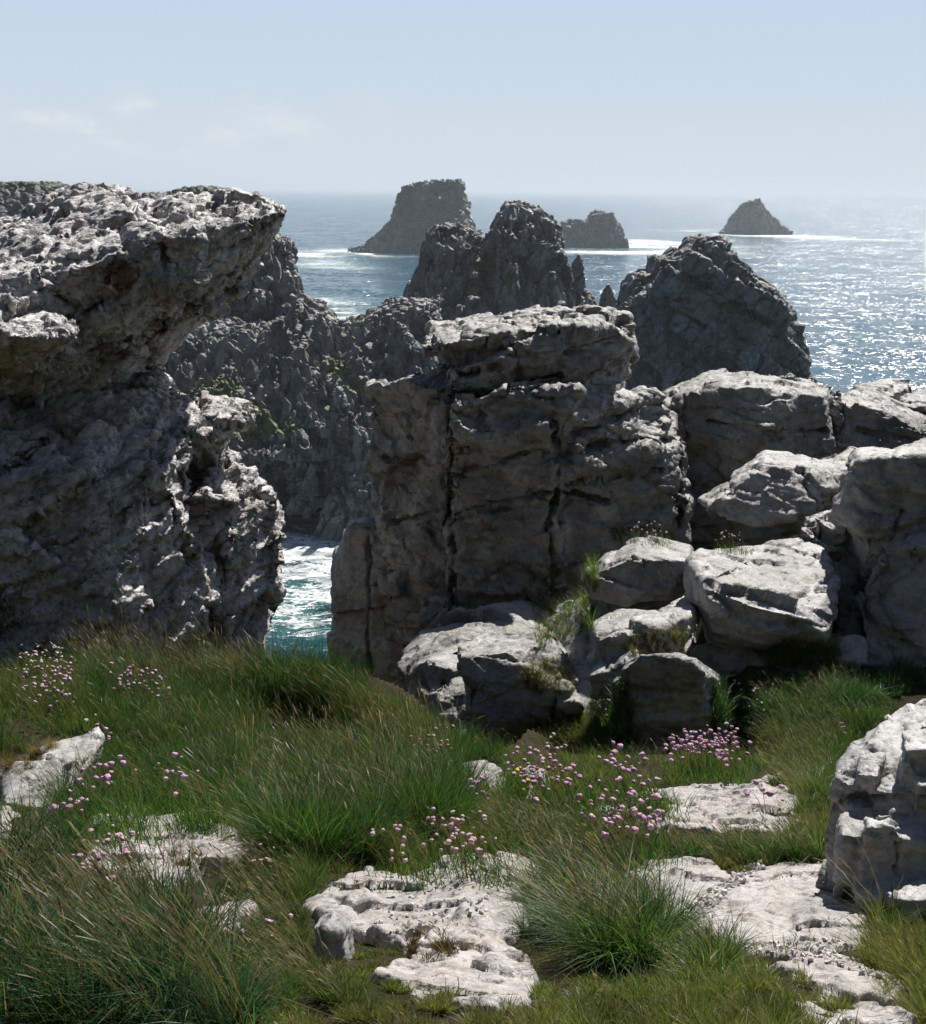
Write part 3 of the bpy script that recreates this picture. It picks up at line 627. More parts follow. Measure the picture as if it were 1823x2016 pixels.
rock('boulder', [[(1775, 782, 13.7), (1830, 762, 13.9), (1900, 775, 13.8), (1770, 800, 13.4), (1850, 815, 13.2), (1900, 830, 13.4), (1780, 815, 13.8), (1900, 830, 14.2)]], .02, NEAR(.5, (.2, -.1, 1), .5), M_CRAG,
     'flat rock slab at the right edge lying lower on the ridge', 'boulder', d_ref=14, seed=57)
rock('boulder', [[(1376, 985, 10.3), (1440, 935, 10.5), (1510, 893, 10.8), (1560, 902, 10.8), (1610, 925, 10.7), (1400, 990, 9.9), (1500, 925, 10.1), (1600, 935, 10.1), (1390, 1010, 9.9), (1480, 1035, 9.8), (1560, 1020, 9.8), (1640, 990, 10), (1640, 930, 10.3), (1480, 960, 11.4), (1640, 960, 11.3)],
                 [(1595, 905, 10.9), (1640, 888, 11.1), (1685, 890, 10.9), (1600, 940, 10.3), (1670, 930, 10.2), (1600, 990, 10.1), (1650, 980, 10.1), (1680, 960, 11.2)]],
     .018, NEAR(.6, (.2, -.1, 1), .65), M_BOUL, 'grey wedge shaped boulder below the ridge, lit along its crest', 'boulder', d_ref=10, seed=58, cracks=[([(1605, 905), (1590, 950), (1610, 1000)], 4, .1)])
rock('boulder', [[(1688, 888, 9.0), (1760, 872, 9.3), (1900, 862, 9.4), (1690, 905, 8.4), (1760, 905, 8.3), (1900, 905, 8.3), (1640, 970, 8.6), (1635, 1015, 8.5), (1700, 1100, 8.2), (1900, 1100, 8.1), (1690, 1150, 8.3), (1900, 1180, 8.2), (1640, 1100, 8.6), (1700, 1000, 10.2), (1900, 1000, 10.2)],
                 [(1580, 1015, 8.8), (1635, 1005, 8.9), (1640, 1060, 8.5), (1582, 1045, 8.6), (1640, 1080, 8.5), (1600, 1060, 9.5), (1650, 1020, 9.6)],
                 [(1545, 1062, 8.6), (1600, 1030, 8.9), (1650, 1060, 8.8), (1640, 1110, 8.4), (1560, 1075, 8.5), (1650, 1120, 9.4)]],
     .016, NEAR(.8, (.1, -.1, 1), .6), M_BOUL, 'very large grey boulder with sunlit top at the right edge', 'boulder', d_ref=8.5, seed=59,
     cracks=[([(1780, 1010), (1750, 1080), (1730, 1100)], 4, .12), ([(1690, 1050), (1800, 1040)], 3, .06)])
rock('boulder', [[(1740, 1040, 8.4), (1800, 1010, 8.5), (1900, 1005, 8.5), (1735, 1100, 8.0), (1900, 1060, 7.9), (1690, 1170, 8.0), (1700, 1330, 7.7), (1900, 1330, 7.6), (1720, 1400, 7.8), (1900, 1400, 7.6), (1760, 1200, 9.4), (1900, 1200, 9.4)],
                 [(1640, 1110, 8.4), (1690, 1130, 8.5), (1640, 1290, 8.1), (1700, 1280, 8.1), (1650, 1140, 9.2), (1700, 1300, 9)]],
     .016, NEAR(.8, (.1, -.1, 1), .55), M_BOUL, 'shadowed grey boulder below the very large boulder at the right edge', 'boulder', d_ref=8, seed=60, cracks=[([(1690, 1160), (1720, 1230), (1760, 1290)], 7, .2)])
rock('boulder', [[(1365, 1080, 8.3), (1480, 1070, 8.5), (1600, 1060, 8.6), (1625, 1095, 8.4), (1655, 1130, 8.1), (1655, 1190, 7.75), (1640, 1232, 7.5), (1600, 1218, 7.4), (1480, 1192, 7.4), (1400, 1160, 7.5), (1360, 1110, 8.0), (1362, 1180, 7.9), (1405, 1240, 7.5), (1500, 1265, 7.4), (1630, 1265, 7.45), (1400, 1290, 7.7), (1630, 1290, 7.7), (1400, 1200, 9), (1640, 1180, 9)]],
     .014, NEAR(.6, (.15, -.3, 1), .6), M_BOUL, 'angular boulder with a broad bright sloping top, left of the right hand wall of boulders', 'boulder', d_ref=7.8, seed=61, cracks=[([(1480, 1110), (1440, 1130), (1390, 1150)], 8, .10)])
rock('boulder', [[(1158, 1125, 8.6), (1200, 1085, 8.8), (1260, 1060, 9), (1360, 1078, 9.1), (1170, 1125, 8.3), (1240, 1095, 8.3), (1350, 1105, 8.4), (1165, 1170, 8.3), (1230, 1195, 8.2), (1300, 1185, 8.3), (1360, 1160, 8.5), (1200, 1120, 9.6), (1360, 1120, 9.6)]],
     .015, NEAR(.6, (.05, -.2, 1), .55), M_BOUL, 'rounded boulder with dark front resting left of the bright topped boulder', 'boulder', d_ref=8.4, seed=62)
rock('rock_slab', [[(1165, 1232, 7.4), (1220, 1212, 7.7), (1290, 1212, 7.8), (1170, 1255, 7.1), (1300, 1245, 7.15), (1350, 1215, 7.3), (1170, 1320, 7.1), (1330, 1290, 7.2), (1250, 1280, 8.2)],
                   [(1285, 1215, 7.8), (1340, 1172, 8.2), (1368, 1165, 8.3), (1360, 1210, 7.5), (1300, 1245, 7.2), (1360, 1260, 7.5), (1300, 1280, 7.5)],
                   [(1060, 1330, 8.0), (1180, 1280, 8.2), (1250, 1300, 8.0), (1060, 1480, 7.4), (1250, 1480, 7.2), (1150, 1400, 9)],
                   [(1155, 1290, 7.2), (1200, 1265, 7.3), (1250, 1262, 7.2), (1155, 1330, 6.95), (1260, 1290, 6.9), (1160, 1380, 6.95), (1260, 1360, 6.95), (1210, 1330, 7.8)]],
     .014, NEAR(.5, (.0, -.2, 1), .6), M_BOUL, 'low sunlit rock shelf below the rounded boulder', 'rock', d_ref=7.3, seed=63)
rock('boulder', [[(1222, 1318, 6.6), (1262, 1292, 6.65), (1335, 1290, 6.65), (1372, 1312, 6.62), (1212, 1380, 6.6), (1215, 1480, 6.75), (1420, 1480, 6.75), (1420, 1340, 6.8), (1250, 1320, 7.8), (1400, 1320, 7.8), (1300, 1450, 7.8)]],
     .014, NEAR(.5, (.0, -.2, 1), .6), M_CRAG, 'dark shaded boulder under the low sunlit shelf', 'boulder', d_ref=6.8, seed=64)
rock('boulder', [[(795, 1310, 9.16), (830, 1250, 9.59), (900, 1205, 10.14), (1030, 1170, 10.57), (1080, 1200, 10.46), (795, 1330, 8.94), (840, 1330, 8.61), (910, 1270, 9.05), (1000, 1240, 9.48), (820, 1440, 8.50), (880, 1460, 8.28), (960, 1480, 8.28), (1040, 1440, 8.39), (1100, 1300, 9.16), (900, 1520, 8.50), (1040, 1520, 8.50), (830, 1380, 10.36), (1080, 1300, 10.90)],
                 [(905, 1275, 8.1), (960, 1248, 8.5), (1060, 1240, 8.6), (1092, 1245, 8.5), (910, 1290, 7.8), (1000, 1280, 7.75), (1090, 1270, 8.0), (920, 1440, 7.5), (1140, 1400, 7.5), (1140, 1340, 7.8), (920, 1520, 7.6), (1120, 1500, 7.6), (1100, 1300, 9.2)]],
     .015, NEAR(.6, (-.35, -.2, .9), .7), M_CRAG, 'large slanting grey boulder at the foot of the central crag, lit along its upper ledge', 'boulder', d_ref=8, seed=65,
     cracks=[([(900, 1290), (860, 1380), (840, 1440)], 5, .1), ([(1100, 1320), (1090, 1420)], 4, .1)])
rock('boulder', [[(824, 1190, 10.6), (840, 1168, 10.8), (878, 1165, 10.9), (822, 1230, 10.4), (880, 1190, 10.5), (830, 1300, 10.4), (885, 1300, 10.4), (860, 1220, 11.2)]], .014, NEAR(.4, (0, 0, 1), .6), M_CRAG,
     'small block with a sunlit edge wedged at the foot of the central crag', 'boulder', d_ref=10.5, seed=66)
# nearest rocks
rock('boulder', [[(1372, 1275, 7.7), (1500, 1270, 7.65), (1690, 1270, 7.7), (1370, 1400, 7.4), (1480, 1440, 7.25), (1600, 1420, 7.2), (1700, 1400, 7.3), (1372, 1275, 8.8), (1690, 1270, 8.8), (1700, 1450, 8.5), (1370, 1450, 8.5)]], .016, NEAR(.6, (.1, -.1, 1), .7), M_BOUL,
     'dark shaded rock directly underneath the bright topped boulder', 'boulder', d_ref=7.5, seed=69)
rock('boulder', [[(1080, 1230, 9.2), (1180, 1160, 9.3), (1260, 1180, 9.0), (1370, 1170, 9.0), (1080, 1330, 8.4), (1200, 1330, 8.2), (1370, 1330, 8.0), (1100, 1200, 10), (1370, 1200, 10), (1370, 1330, 9.5), (1100, 1400, 9.5)]], .018, NEAR(.6, (.1, -.1, 1), .7), M_CRAG,
     'dark rock deep in the gap between the slanting boulder and the low sunlit shelf', 'boulder', d_ref=8.5, seed=70)
def table(pts, drop, flare=.04):  # a block from its top outline (px, py, height below the eye) and how far it goes down
    t = []
    for x, y, z in pts:
        r = rays(x, y); t.append(np.array(CAM) + r * (z / r[2]))
    t = np.array(t); c = t.mean(0); lowp = c + (t - c) * (1 + flare); lowp[:, 2] = t[:, 2] - drop
    return np.concatenate([t, lowp])
rock('boulder', [table([(1775, 1400, -1.38), (1830, 1365, -1.34), (1900, 1350, -1.32), (1700, 1455, -1.42), (1655, 1500, -1.44), (1640, 1530, -1.44), (1690, 1560, -1.45), (1800, 1565, -1.44), (1900, 1565, -1.42)], .75),
                 table([(1655, 1600, -1.50), (1700, 1580, -1.50), (1800, 1572, -1.49), (1900, 1566, -1.48), (1652, 1645, -1.50), (1740, 1660, -1.51), (1820, 1655, -1.50), (1900, 1645, -1.49)], .7, .0),
                 table([(1770, 1440, -1.33), (1830, 1420, -1.31), (1900, 1420, -1.31), (1775, 1480, -1.34), (1900, 1480, -1.33)], .3),
                 table([(1690, 1490, -1.40), (1740, 1480, -1.39), (1730, 1530, -1.40), (1680, 1525, -1.41)], .3),
                 table([(1790, 1520, -1.40), (1900, 1510, -1.38), (1900, 1545, -1.39), (1800, 1550, -1.40)], .3),
                 table([(1700, 1600, -1.46), (1760, 1590, -1.45), (1770, 1625, -1.46), (1700, 1630, -1.46)], .3),
                 table([(1675, 1690, -1.60), (1780, 1680, -1.58), (1900, 1680, -1.58), (1690, 1760, -1.60), (1790, 1770, -1.58), (1900, 1750, -1.58)], .5)],
     .007, NEAR(.34, (-.2, -.1, 1), .62, .4, .5, .08, .5), M_BOUL, 'stepped broken grey rock with pale top at the lower right edge', 'rock', d_ref=2.8, seed=67, world=True,
     cracks=[([(1640, 1588), (1760, 1572), (1850, 1567)], 6, .05), ([(1765, 1660), (1755, 1800)], 4, .04)])
rock('boulder', [[(10, 1530, 4.35), (60, 1490, 4.55), (140, 1448, 4.8), (195, 1432, 4.9), (204, 1452, 4.8), (15, 1590, 4.0), (80, 1600, 3.95), (140, 1545, 4.2), (195, 1475, 4.6), (20, 1660, 3.95), (90, 1640, 4.0), (145, 1570, 4.4), (100, 1560, 5.2), (190, 1500, 5.3)]],
     .009, NEAR(.32, (-.4, -.1, .9), .8), M_BOUL, 'leaning pale rock with a dark undercut side at the left edge', 'rock', d_ref=4.3, seed=68)

def in_poly(px, py, poly):
    c = np.zeros(len(px), bool); j = len(poly) - 1
    for i in range(len(poly)):
        xi, yi = poly[i]; xj, yj = poly[j]
        c ^= ((yi > py) != (yj > py)) & (px < (xj - xi) * (py - yi) / (yj - yi + 1e-9) + xi); j = i
    return c
def slab(poly, lift, label, seed, name='rock_slab', mat=None, u=.3, amp=.55, raised=False, vox=.0075, **kk):
    """a slab of bedrock showing through the turf: poly = outline(s) in the picture; it follows the slope and dips under the turf at its rim"""
    polys = poly if isinstance(poly[0][0], (tuple, list)) else [poly]
    if raised:
        hulls = []
        for q in polys:
            a = np.array(q, float); d_ = ground_hit(a[:, 0], a[:, 1]); p = P(a[:, 0], a[:, 1], d_); c = p.mean(0)
            top = c + (p - c) * .8; top[:, 2] += lift
            hulls.append(np.concatenate([top, p, p - [0, 0, .1], c[None] + [0, 0, lift * 1.5]]))
        return rock(name, hulls, vox, NEAR(u, (0.1, -.36, 1), amp, .3), mat or M_SLAB, label, 'rock', d_ref=3, seed=seed, world=True)
    W_ = []
    for q in polys:
        a = np.array(q, float); a = np.concatenate([a, a[:1]]); n_ = 6
        a = np.concatenate([a[:-1] + (a[1:] - a[:-1]) * t for t in np.arange(n_) / n_]).reshape(n_, -1, 2).transpose(1, 0, 2).reshape(-1, 2)
        W_.append(P(a[:, 0], a[:, 1], ground_hit(a[:, 0], a[:, 1]))[:, :2])
    al = np.concatenate(W_); lo, hi = al.min(0) - .12, al.max(0) + .12
    stp = .0065 * max(.75, al[:, 1].mean() / 3.2)
    xs = np.arange(lo[0], hi[0], stp); ys = np.arange(lo[1], hi[1], stp); X, Y = np.meshgrid(xs, ys); x, y = X.ravel(), Y.ravel()
    sd = np.full(len(x), -9.)
    for w_ in W_:
        ins = in_poly(x, y, w_); best = np.full(len(x), 9.)
        for p0, p1 in zip(w_, np.roll(w_, -1, 0)):
            ab = p1 - p0; t = np.clip(((x - p0[0]) * ab[0] + (y - p0[1]) * ab[1]) / (ab @ ab + 1e-9), 0, 1)
            best = np.minimum(best, np.hypot(x - p0[0] - t * ab[0], y - p0[1] - t * ab[1]))
        sd = np.maximum(sd, np.where(ins, best, -best))
    p = np.stack([x, y, np.zeros_like(x)], 1)
    sd = sd + .035 * fbm(p / .14, 3, seed) + .012 * fbm(p / .03, 2, seed + 1)
    up = sstep(-.045, .01, sd) * (.75 + .25 * sstep(.05, .2, sd))
    z = ground_z(X, Y).ravel() * .5 + .5 * (40 - .72 - .36 * np.clip(y, -2, 6.3))
    f1, f2, idn, off = voronoi((p + .05 * np.stack([fbm(p / .2 + v, 2, seed + 7) for v in (0, 9, 19)], 1)) / [u * .8, u * .5, 1], seed)
    g1, g2, idm, of2 = voronoi((p + .02 * np.stack([fbm(p / .06 + v, 2, seed + 8) for v in (0, 9, 19)], 1)) / [u * .26, u * .15, 1], seed + 3)
    tv = np.stack([(idn * 13.7) % 1, (idn * 29.3) % 1], 1) - .5; tw = np.stack([(idm * 13.7) % 1, (idm * 29.3) % 1], 1) - .5
    r = amp * u * ((idn - .5) * .16 + (off[:, :2] * tv).sum(1) * .30 - .05 * np.exp(-((f2 - f1) / .05) ** 2)
                   + (idm - .5) * .035 + (of2[:, :2] * tw).sum(1) * .10 - .018 * np.exp(-((g2 - g1) / .07) ** 2) * (fbm(p / .2, 2, seed + 30) > -.05)
                   + .10 * fbm(p / .25, 4, seed + 20) + .035 * fbm(p / .035, 3, seed + 21))
    z = z - .07 + up * (.07 + lift) + r * up
    i = np.arange(len(x)).reshape(X.shape)
    q = np.stack([i[:-1, :-1], i[:-1, 1:], i[1:, 1:], i[1:, :-1]], -1).reshape(-1, 4)
    q = q[(sd[q] > -.06).any(1)]
    keep = np.unique(q); mp = np.full(len(x), -1); mp[keep] = np.arange(len(keep)); c = np.stack([x, y, z], 1)[keep]; q = mp[q]
    base = np.array([c[:, 0].mean(), c[:, 1].mean(), c[:, 2].min()])
    me = mesh_np(name, c - base, q); set_smooth(me); me.materials.append(mat or M_SLAB)
    bm = bmesh.new(); bm.from_mesh(me)                                   # thickness: the rim goes down into the soil
    ed = [e for e in bm.edges if e.is_boundary]; g = bmesh.ops.extrude_edge_only(bm, edges=ed)['geom']
    for v in g:
        if isinstance(v, bmesh.types.BMVert): v.co.z -= .15
    bm.to_mesh(me); bm.free()
    o = bpy.data.objects.new(name, me); COL.objects.link(o); o.location = base
    return tag(o, label, 'rock', None, 'thing')
slab([[(610, 1790), (640, 1745), (720, 1715), (800, 1722), (830, 1800), (800, 1880), (690, 1850)], [(790, 1730), (890, 1700), (1005, 1685), (1060, 1720), (1040, 1850), (960, 1880), (800, 1880), (770, 1800)]], .04, 'broad flat white slab in the lower middle, bedded in grass', 71, amp=.6)
slab([[(735, 1935), (800, 1905), (880, 1870), (960, 1880), (1000, 1950), (960, 2000), (830, 1970)], [(860, 1885), (960, 1850), (1060, 1930), (1050, 1990), (960, 2005), (880, 1960)]], .05, 'rugged grey white slab at the bottom, in front of the broad flat slab', 72, amp=.6)
slab([[(175, 1640), (250, 1605), (340, 1640), (370, 1740), (280, 1765), (180, 1720)], [(290, 1625), (370, 1590), (440, 1640), (505, 1690), (480, 1710), (330, 1720)]], .08, 'white slab split by a green tuft, left of centre', 73, amp=.6)
slab([(340, 1845), (400, 1815), (500, 1790), (512, 1805), (430, 1845), (345, 1875)], .06, 'small narrow white slab half hidden by grass in the lower left', 74)
slab([[(1170, 1600), (1280, 1560), (1420, 1545), (1500, 1600), (1430, 1640), (1300, 1640)], [(1370, 1560), (1540, 1525), (1560, 1560), (1575, 1630), (1500, 1645), (1400, 1625)]], .06, 'pale tilted slab behind a fringe of thrift, right of centre', 75, amp=.65)
slab([[(1210, 1730), (1290, 1695), (1390, 1700), (1450, 1745), (1400, 1790), (1340, 1840), (1270, 1800)]], .04, 'small white slab beside a strip of gravel, left of the smooth slab', 76, amp=.45)
slab([[(1350, 1850), (1420, 1760), (1540, 1700), (1640, 1700), (1600, 1840), (1480, 1890)], [(1540, 1705), (1670, 1730), (1715, 1800), (1710, 1880), (1620, 1900), (1480, 1890), (1500, 1790)]], .04, 'smooth pinkish white slab at the right beside the stepped rock', 77, amp=.55)
slab([(1530, 1915), (1610, 1885), (1700, 1900), (1780, 1945), (1740, 1985), (1630, 1970)], .045, 'small worn white slab near the lower right corner', 78)
slab([(1565, 1985), (1640, 1960), (1730, 1990), (1810, 2030), (1700, 2065), (1600, 2025)], .045, 'sliver of white slab at the bottom edge, lower right', 79)
slab([(-30, 1650), (10, 1590), (40, 1640), (70, 1720), (20, 1760), (-30, 1720)], .05, 'pale slab sticking out of tall grass at the left edge', 80)
slab([(625, 1875), (640, 1850), (665, 1848), (695, 1880), (680, 1895), (630, 1895)], .07, 'small loose grey stone left of the rugged bottom slab', 81, name='stone', mat=M_BOUL, u=.14, vox=.006, amp=.6, raised=True)
slab([(880, 1555), (900, 1530), (960, 1520), (1000, 1545), (960, 1570), (900, 1570)], .06, 'white stone peeping out of the grass behind the broad slab, left of two', 82, name='stone', u=.2, raised=True)
slab([(1010, 1555), (1040, 1540), (1075, 1538), (1080, 1560), (1040, 1575)], .06, 'white stone peeping out of the grass behind the broad slab, right of two', 83, name='stone', u=.2, raised=True)

# ================================================================= vegetation
DG = bpy.context.evaluated_depsgraph_get(); DG.update()
def sample(poly, n, rng):
    a = np.array(poly, float); lo, hi = a.min(0), a.max(0); out = np.zeros((0, 2))
    while len(out) < n:
        q = rng.uniform(lo, hi, (n * 2, 2)); out = np.concatenate([out, q[in_poly(q[:, 0], q[:, 1], poly)]])
    return out[:n]
def cast(q, on=('ground',)):     # where sight lines meet the ground (or a rock when asked for)
    r = rays(q[:, 0], q[:, 1]); P_, N_ = [], []
    for d in r:
        ok, loc, nor, _, ob, _ = S.ray_cast(DG, CAM, Vector(d), distance=40)
        if ok and (ob.name == 'ground' or 'rock' in on):
            P_.append(loc); N_.append(nor)
    return np.array(P_).reshape(-1, 3), np.array(N_).reshape(-1, 3)
def blades(root, hgt, wid, lean, bend, tint, rng, levels=5, prof=None, ts=None):
    """ribbons that rise from root and bow over along lean; returns points, quads, colours"""
    n = len(root); ts = np.linspace(0, 1, levels) if ts is None else np.array(ts); k = len(ts)
    prof = (1 - ts ** 2.2) * .92 + .08 if prof is None else np.array(prof)
    ang = rng.uniform(0, math.pi, n); side = np.stack([np.cos(ang), np.sin(ang) * .6, np.zeros(n)], 1)
    t = ts[None, :, None]; b = bend[:, None, None]
    mid = root[:, None, :] + np.array([0, 0, 1.]) * hgt[:, None, None] * (t - .42 * b * t ** 2.2) + lean[:, None, :] * hgt[:, None, None] * (.30 * t * np.where(np.arange(n) % 3 == 0, 1.6, .5)[:, None, None] + .7 * b * t ** 1.9)
    wv = side[:, None, :] * (wid[:, None] * prof[None])[:, :, None] * .5
    pts = np.stack([mid - wv, mid + wv], 2).reshape(-1, 3)
    base = (np.arange(n) * 2 * k)[:, None, None]; l = (np.arange(k - 1) * 2)[None, :, None]
    q = (base + l + np.array([0, 1, 3, 2])[None, None]).reshape(-1, 4)
    col = np.repeat(tint, 2 * k, 0)
    return pts, q, col
def grass_mat():
    t = MT('grass_blades'); c = t.attr('tint').outputs['Color']
    t.l.new(c, t.b.inputs['Base Color']); t.b.inputs['Roughness'].default_value = .42; t.b.inputs['Specular IOR Level'].default_value = .35
    tr = t.n.new('ShaderNodeBsdfTranslucent'); t.l.new(t.mix(.5, c, t.mix(1., c, (1.15, 1.45, .5), 'MULTIPLY')), tr.inputs[0])
    mx_ = t.n.new('ShaderNodeMixShader'); mx_.inputs[0].default_value = .42
    t.l.new(t.b.outputs[0], mx_.inputs[1]); t.l.new(tr.outputs[0], mx_.inputs[2]); t.l.new(mx_.outputs[0], t.out.inputs[0])
    return t.m
M_GRASS = grass_mat()
class Bag:
    def __init__(s): s.p, s.q, s.c, s.n = [], [], [], 0
    def add(s, r):
        s.p.append(r[0]); s.q.append(r[1] + s.n); s.c.append(r[2]); s.n += len(r[0])
    def build(s, name, mat=None, parent=None, origin=None):
        p = np.concatenate(s.p); o0 = np.zeros(3) if origin is None else np.array(origin)
        me = mesh_np(name, p - o0, np.concatenate(s.q))
        c = np.concatenate(s.c); a = me.attributes.new('tint', 'FLOAT_COLOR', 'POINT')
        a.data.foreach_set('color', np.concatenate([c, np.ones((len(c), 1))], 1).astype(np.float32).ravel())
        me.materials.append(mat or M_GRASS)
        o = bpy.data.objects.new(name, me); COL.objects.link(o)
        if parent: o.parent = parent
        else: o.location = o0
        return o
DARKG = [(.026, .085, .018), (.044, .125, .024), (.085, .175, .030), (.016, .050, .016)]
BLUEG = [(.026, .075, .032), (.042, .105, .044), (.062, .135, .056), (.020, .052, .020)]
OLIVE = [(.060, .120, .028), (.085, .145, .036), (.045, .095, .022), (.120, .135, .048)]
TURF = [(.150, .200, .040), (.095, .155, .030), (.195, .190, .055), (.235, .190, .085), (.170, .210, .045)]
STRAW = [(.200, .160, .075), (.170, .125, .055), (.150, .110, .040), (.280, .210, .110)]
SEED = [(.26, .21, .12), (.22, .16, .09), (.17, .15, .07), (.13, .10, .06)]
def tints(pal, n, rng, var=.25):
    a = np.array(pal); return a[rng.integers(0, len(a), n)] * rng.uniform(1 - var, 1 + var, (n, 1))
def leanv(n, rng, ang=180, spread=35):
    a = np.radians(ang + rng.normal(0, spread, n)); return np.stack([np.cos(a), np.sin(a), np.zeros(n)], 1)
def tufted(root, rng, size=.09, amt=.38):   # pull roots together so that blades stand in tufts
    v = voronoi(root / size, 5)[3] * size; v[:, 2] = 0
    return root - v * amt
def grow(bag, root, h, wd, pal, rng, bend=(.2, .7), ang=180, spread=45, tuft=.09, var=.3, seeds=0, seed_h=1.35, wildness=.68, clumpy=.17):
    if not len(root): return
    if clumpy:                                                        # ragged clumps with gaps between them
        cn = fbm(root / clumpy, 3, 51); root = root[cn > rng.uniform(-.42, .02, len(cn))]
        if not len(root): return
    r = tufted(root, rng, tuft) if tuft else root
    r = r - np.array([0, 0, .012]); n = len(r)
    patch = (.75 + .5 * (fbm(root / .45, 2, 33) * .5 + .5)) * (.45 + .85 * sstep(-.35, .45, fbm(root / (clumpy or 1), 3, 51)))
    hh = h * rng.uniform(.35, 1.2, n) * patch
    wild = rng.random(n) < wildness
    lv = leanv(n, rng, ang, spread); lw = leanv(n, rng, ang, 400); lv = np.where(wild[:, None], lw, lv)
    bd = np.where(wild, rng.uniform(0, bend[1] * 1.2, n), rng.uniform(*bend, n))
    pal = list(pal) * 4 + [STRAW[0], STRAW[2]]
    tn = tints(pal, n, rng, var) * (1 + .55 * fbm(root / .14, 2, 34))[:, None]
    bag.add(blades(r, hh, wd * rng.uniform(.5, 1.3, n), lv, bd, tn, rng))
    m = int(n * seeds)
    if m:
        i = rng.integers(0, n, m)
        hs = h * seed_h * rng.uniform(.7, 1.1, m); lv = leanv(m, rng, ang, 18); bd = rng.uniform(.25, .6, m)
        bag.add(blades(r[i], hs, np.full(m, .0042), lv, bd, tints(SEED, m, rng), rng, ts=[0, .3, .6, .86, .88, .93, .97, 1], prof=[.3, .28, .25, .22, .7, 1, .7, .1]))

TALL = [(360, 1340), (430, 1320), (520, 1370), (640, 1375), (740, 1410), (830, 1460), (940, 1500), (940, 1560), (880, 1650), (720, 1700), (560, 1700), (480, 1640), (430, 1590), (380, 1560), (300, 1480), (260, 1400)]
rv = np.random.default_rng(5)
def field(poly, n, *a, on=('ground',), **k):
    q = sample(poly, n, rv); r, nn = cast(q, on)
    k.pop('name', None); grow(a[0], r, *a[1:], rv, **k)

tall = Bag()
field(TALL, 120000, tall, .165, 0.0025, DARKG, bend=(.0, .9), ang=120, spread=130, seeds=.02)
field(TALL, 10850, tall, .22, 0.0023, DARKG + OLIVE, bend=(.05, .6), ang=170, spread=75, seeds=.05)
field([(400, 1330), (620, 1370), (780, 1440), (760, 1470), (600, 1420), (420, 1390)], 9300, tall, .30, 0.0020, OLIVE, bend=(.02, .45), ang=170, spread=70, seeds=.10)
field([(300, 1560), (420, 1580), (500, 1640), (640, 1700), (420, 1700), (330, 1640)], 6200, tall, .15, 0.0026, DARKG, ang=190, seeds=.05)
field(TALL, 15000, tall, .13, .0050, DARKG + BLUEG, bend=(.3, 1.3), ang=120, spread=180, tuft=.16)
field([(430, 1340), (640, 1380), (760, 1440), (640, 1420)], 5000, tall, .24, .0030, DARKG, bend=(0, .35), ang=170, spread=120)
for pl, n_ in (([(420, 1330), (560, 1360), (640, 1380), (560, 1420), (430, 1390)], 420), ([(640, 1385), (760, 1430), (940, 1500), (820, 1520)], 260), ([(160, 1280), (380, 1330), (420, 1400), (200, 1350)], 260), ([(400, 1450), (880, 1530), (800, 1640), (520, 1620)], 350)):
    r_, _ = cast(sample(pl, n_, rv)); m_ = len(r_)
    tall.add(blades(r_, rv.uniform(.2, .42, m_), np.full(m_, .0040), leanv(m_, rv, 175, 60), rv.uniform(.02, .5, m_), tints(SEED, m_, rv), rv, ts=[0, .3, .6, .86, .88, .93, .97, 1], prof=[.35, .32, .28, .25, .7, 1, .7, .1]))
field([(660, 1380), (760, 1392), (860, 1440), (990, 1500), (920, 1540), (780, 1460)], 16000, tall, .13, .0026, DARKG + OLIVE, bend=(0, .7), ang=160, spread=120, seeds=.04, clumpy=.2)
for x_, y_, h_ in ((470, 1405, .22), (560, 1400, .26), (640, 1410, .24), (590, 1392, .36), (530, 1390, .3), (650, 1398, .32), (560, 1540, .2), (720, 1500, .2), (820, 1590, .16), (660, 1630, .16), (400, 1500, .17), (880, 1530, .14)):
    field([(x_ - 50, y_ - 14), (x_ + 50, y_ - 14), (x_ + 40, y_ + 14), (x_ - 40, y_ + 14)], 1500, tall, h_, .0040, DARKG + BLUEG, bend=(.0, .5), ang=120, spread=180, tuft=.2, wildness=.9, clumpy=None)
tag(tall.build('tall_grass'), 'dense dark green meadow grass at the cliff edge in the middle left', 'grass', kind='stuff')
left = Bag()
LEFTP = [(-40, 1230), (100, 1250), (260, 1330), (380, 1400), (360, 1480), (300, 1580), (180, 1600), (200, 1470), (-40, 1500)]
field(LEFTP, 21700, left, .15, 0.0025, DARKG, ang=170, spread=60, seeds=.05)
field([(-40, 1230), (130, 1280), (200, 1440), (-40, 1470)], 13950, left, .11, 0.0021, TURF, ang=180, spread=60, seeds=.04)
field([(-40, 1440), (160, 1430), (130, 1470), (60, 1510), (-40, 1540)], 10850, left, .06, 0.0017, STRAW, bend=(.5, 1.1), ang=250, spread=50, on=('ground', 'rock'))
field([(60, 1270), (360, 1290), (420, 1370), (240, 1390)], 6975, left, .20, 0.0025, BLUEG, ang=150, spread=70, seeds=.08)
tag(left.build('grass'), 'green and straw coloured turf under the left rock', 'grass', kind='stuff')
bot = Bag()
field([(-40, 1720), (100, 1740), (240, 1820), (420, 1920), (560, 2060), (-40, 2060)], 13950, bot, .20, 0.0034, BLUEG, bend=(.3, 1.0), ang=165, spread=45, seeds=.07, tuft=.12)
field([(-40, 1740), (230, 1830), (420, 2040), (-40, 2060)], 5425, bot, .24, 0.0040, BLUEG, bend=(.5, 1.1), ang=170, spread=35, tuft=.14)
field([(20, 1680), (200, 1760), (380, 1800), (120, 1800)], 3100, bot, .14, 0.0022, OLIVE, ang=175, spread=35, seeds=.25)
tag(bot.build('tall_grass'), 'long blue green grass blades swept left in the lower left corner', 'grass', kind='stuff')
turf = Bag()
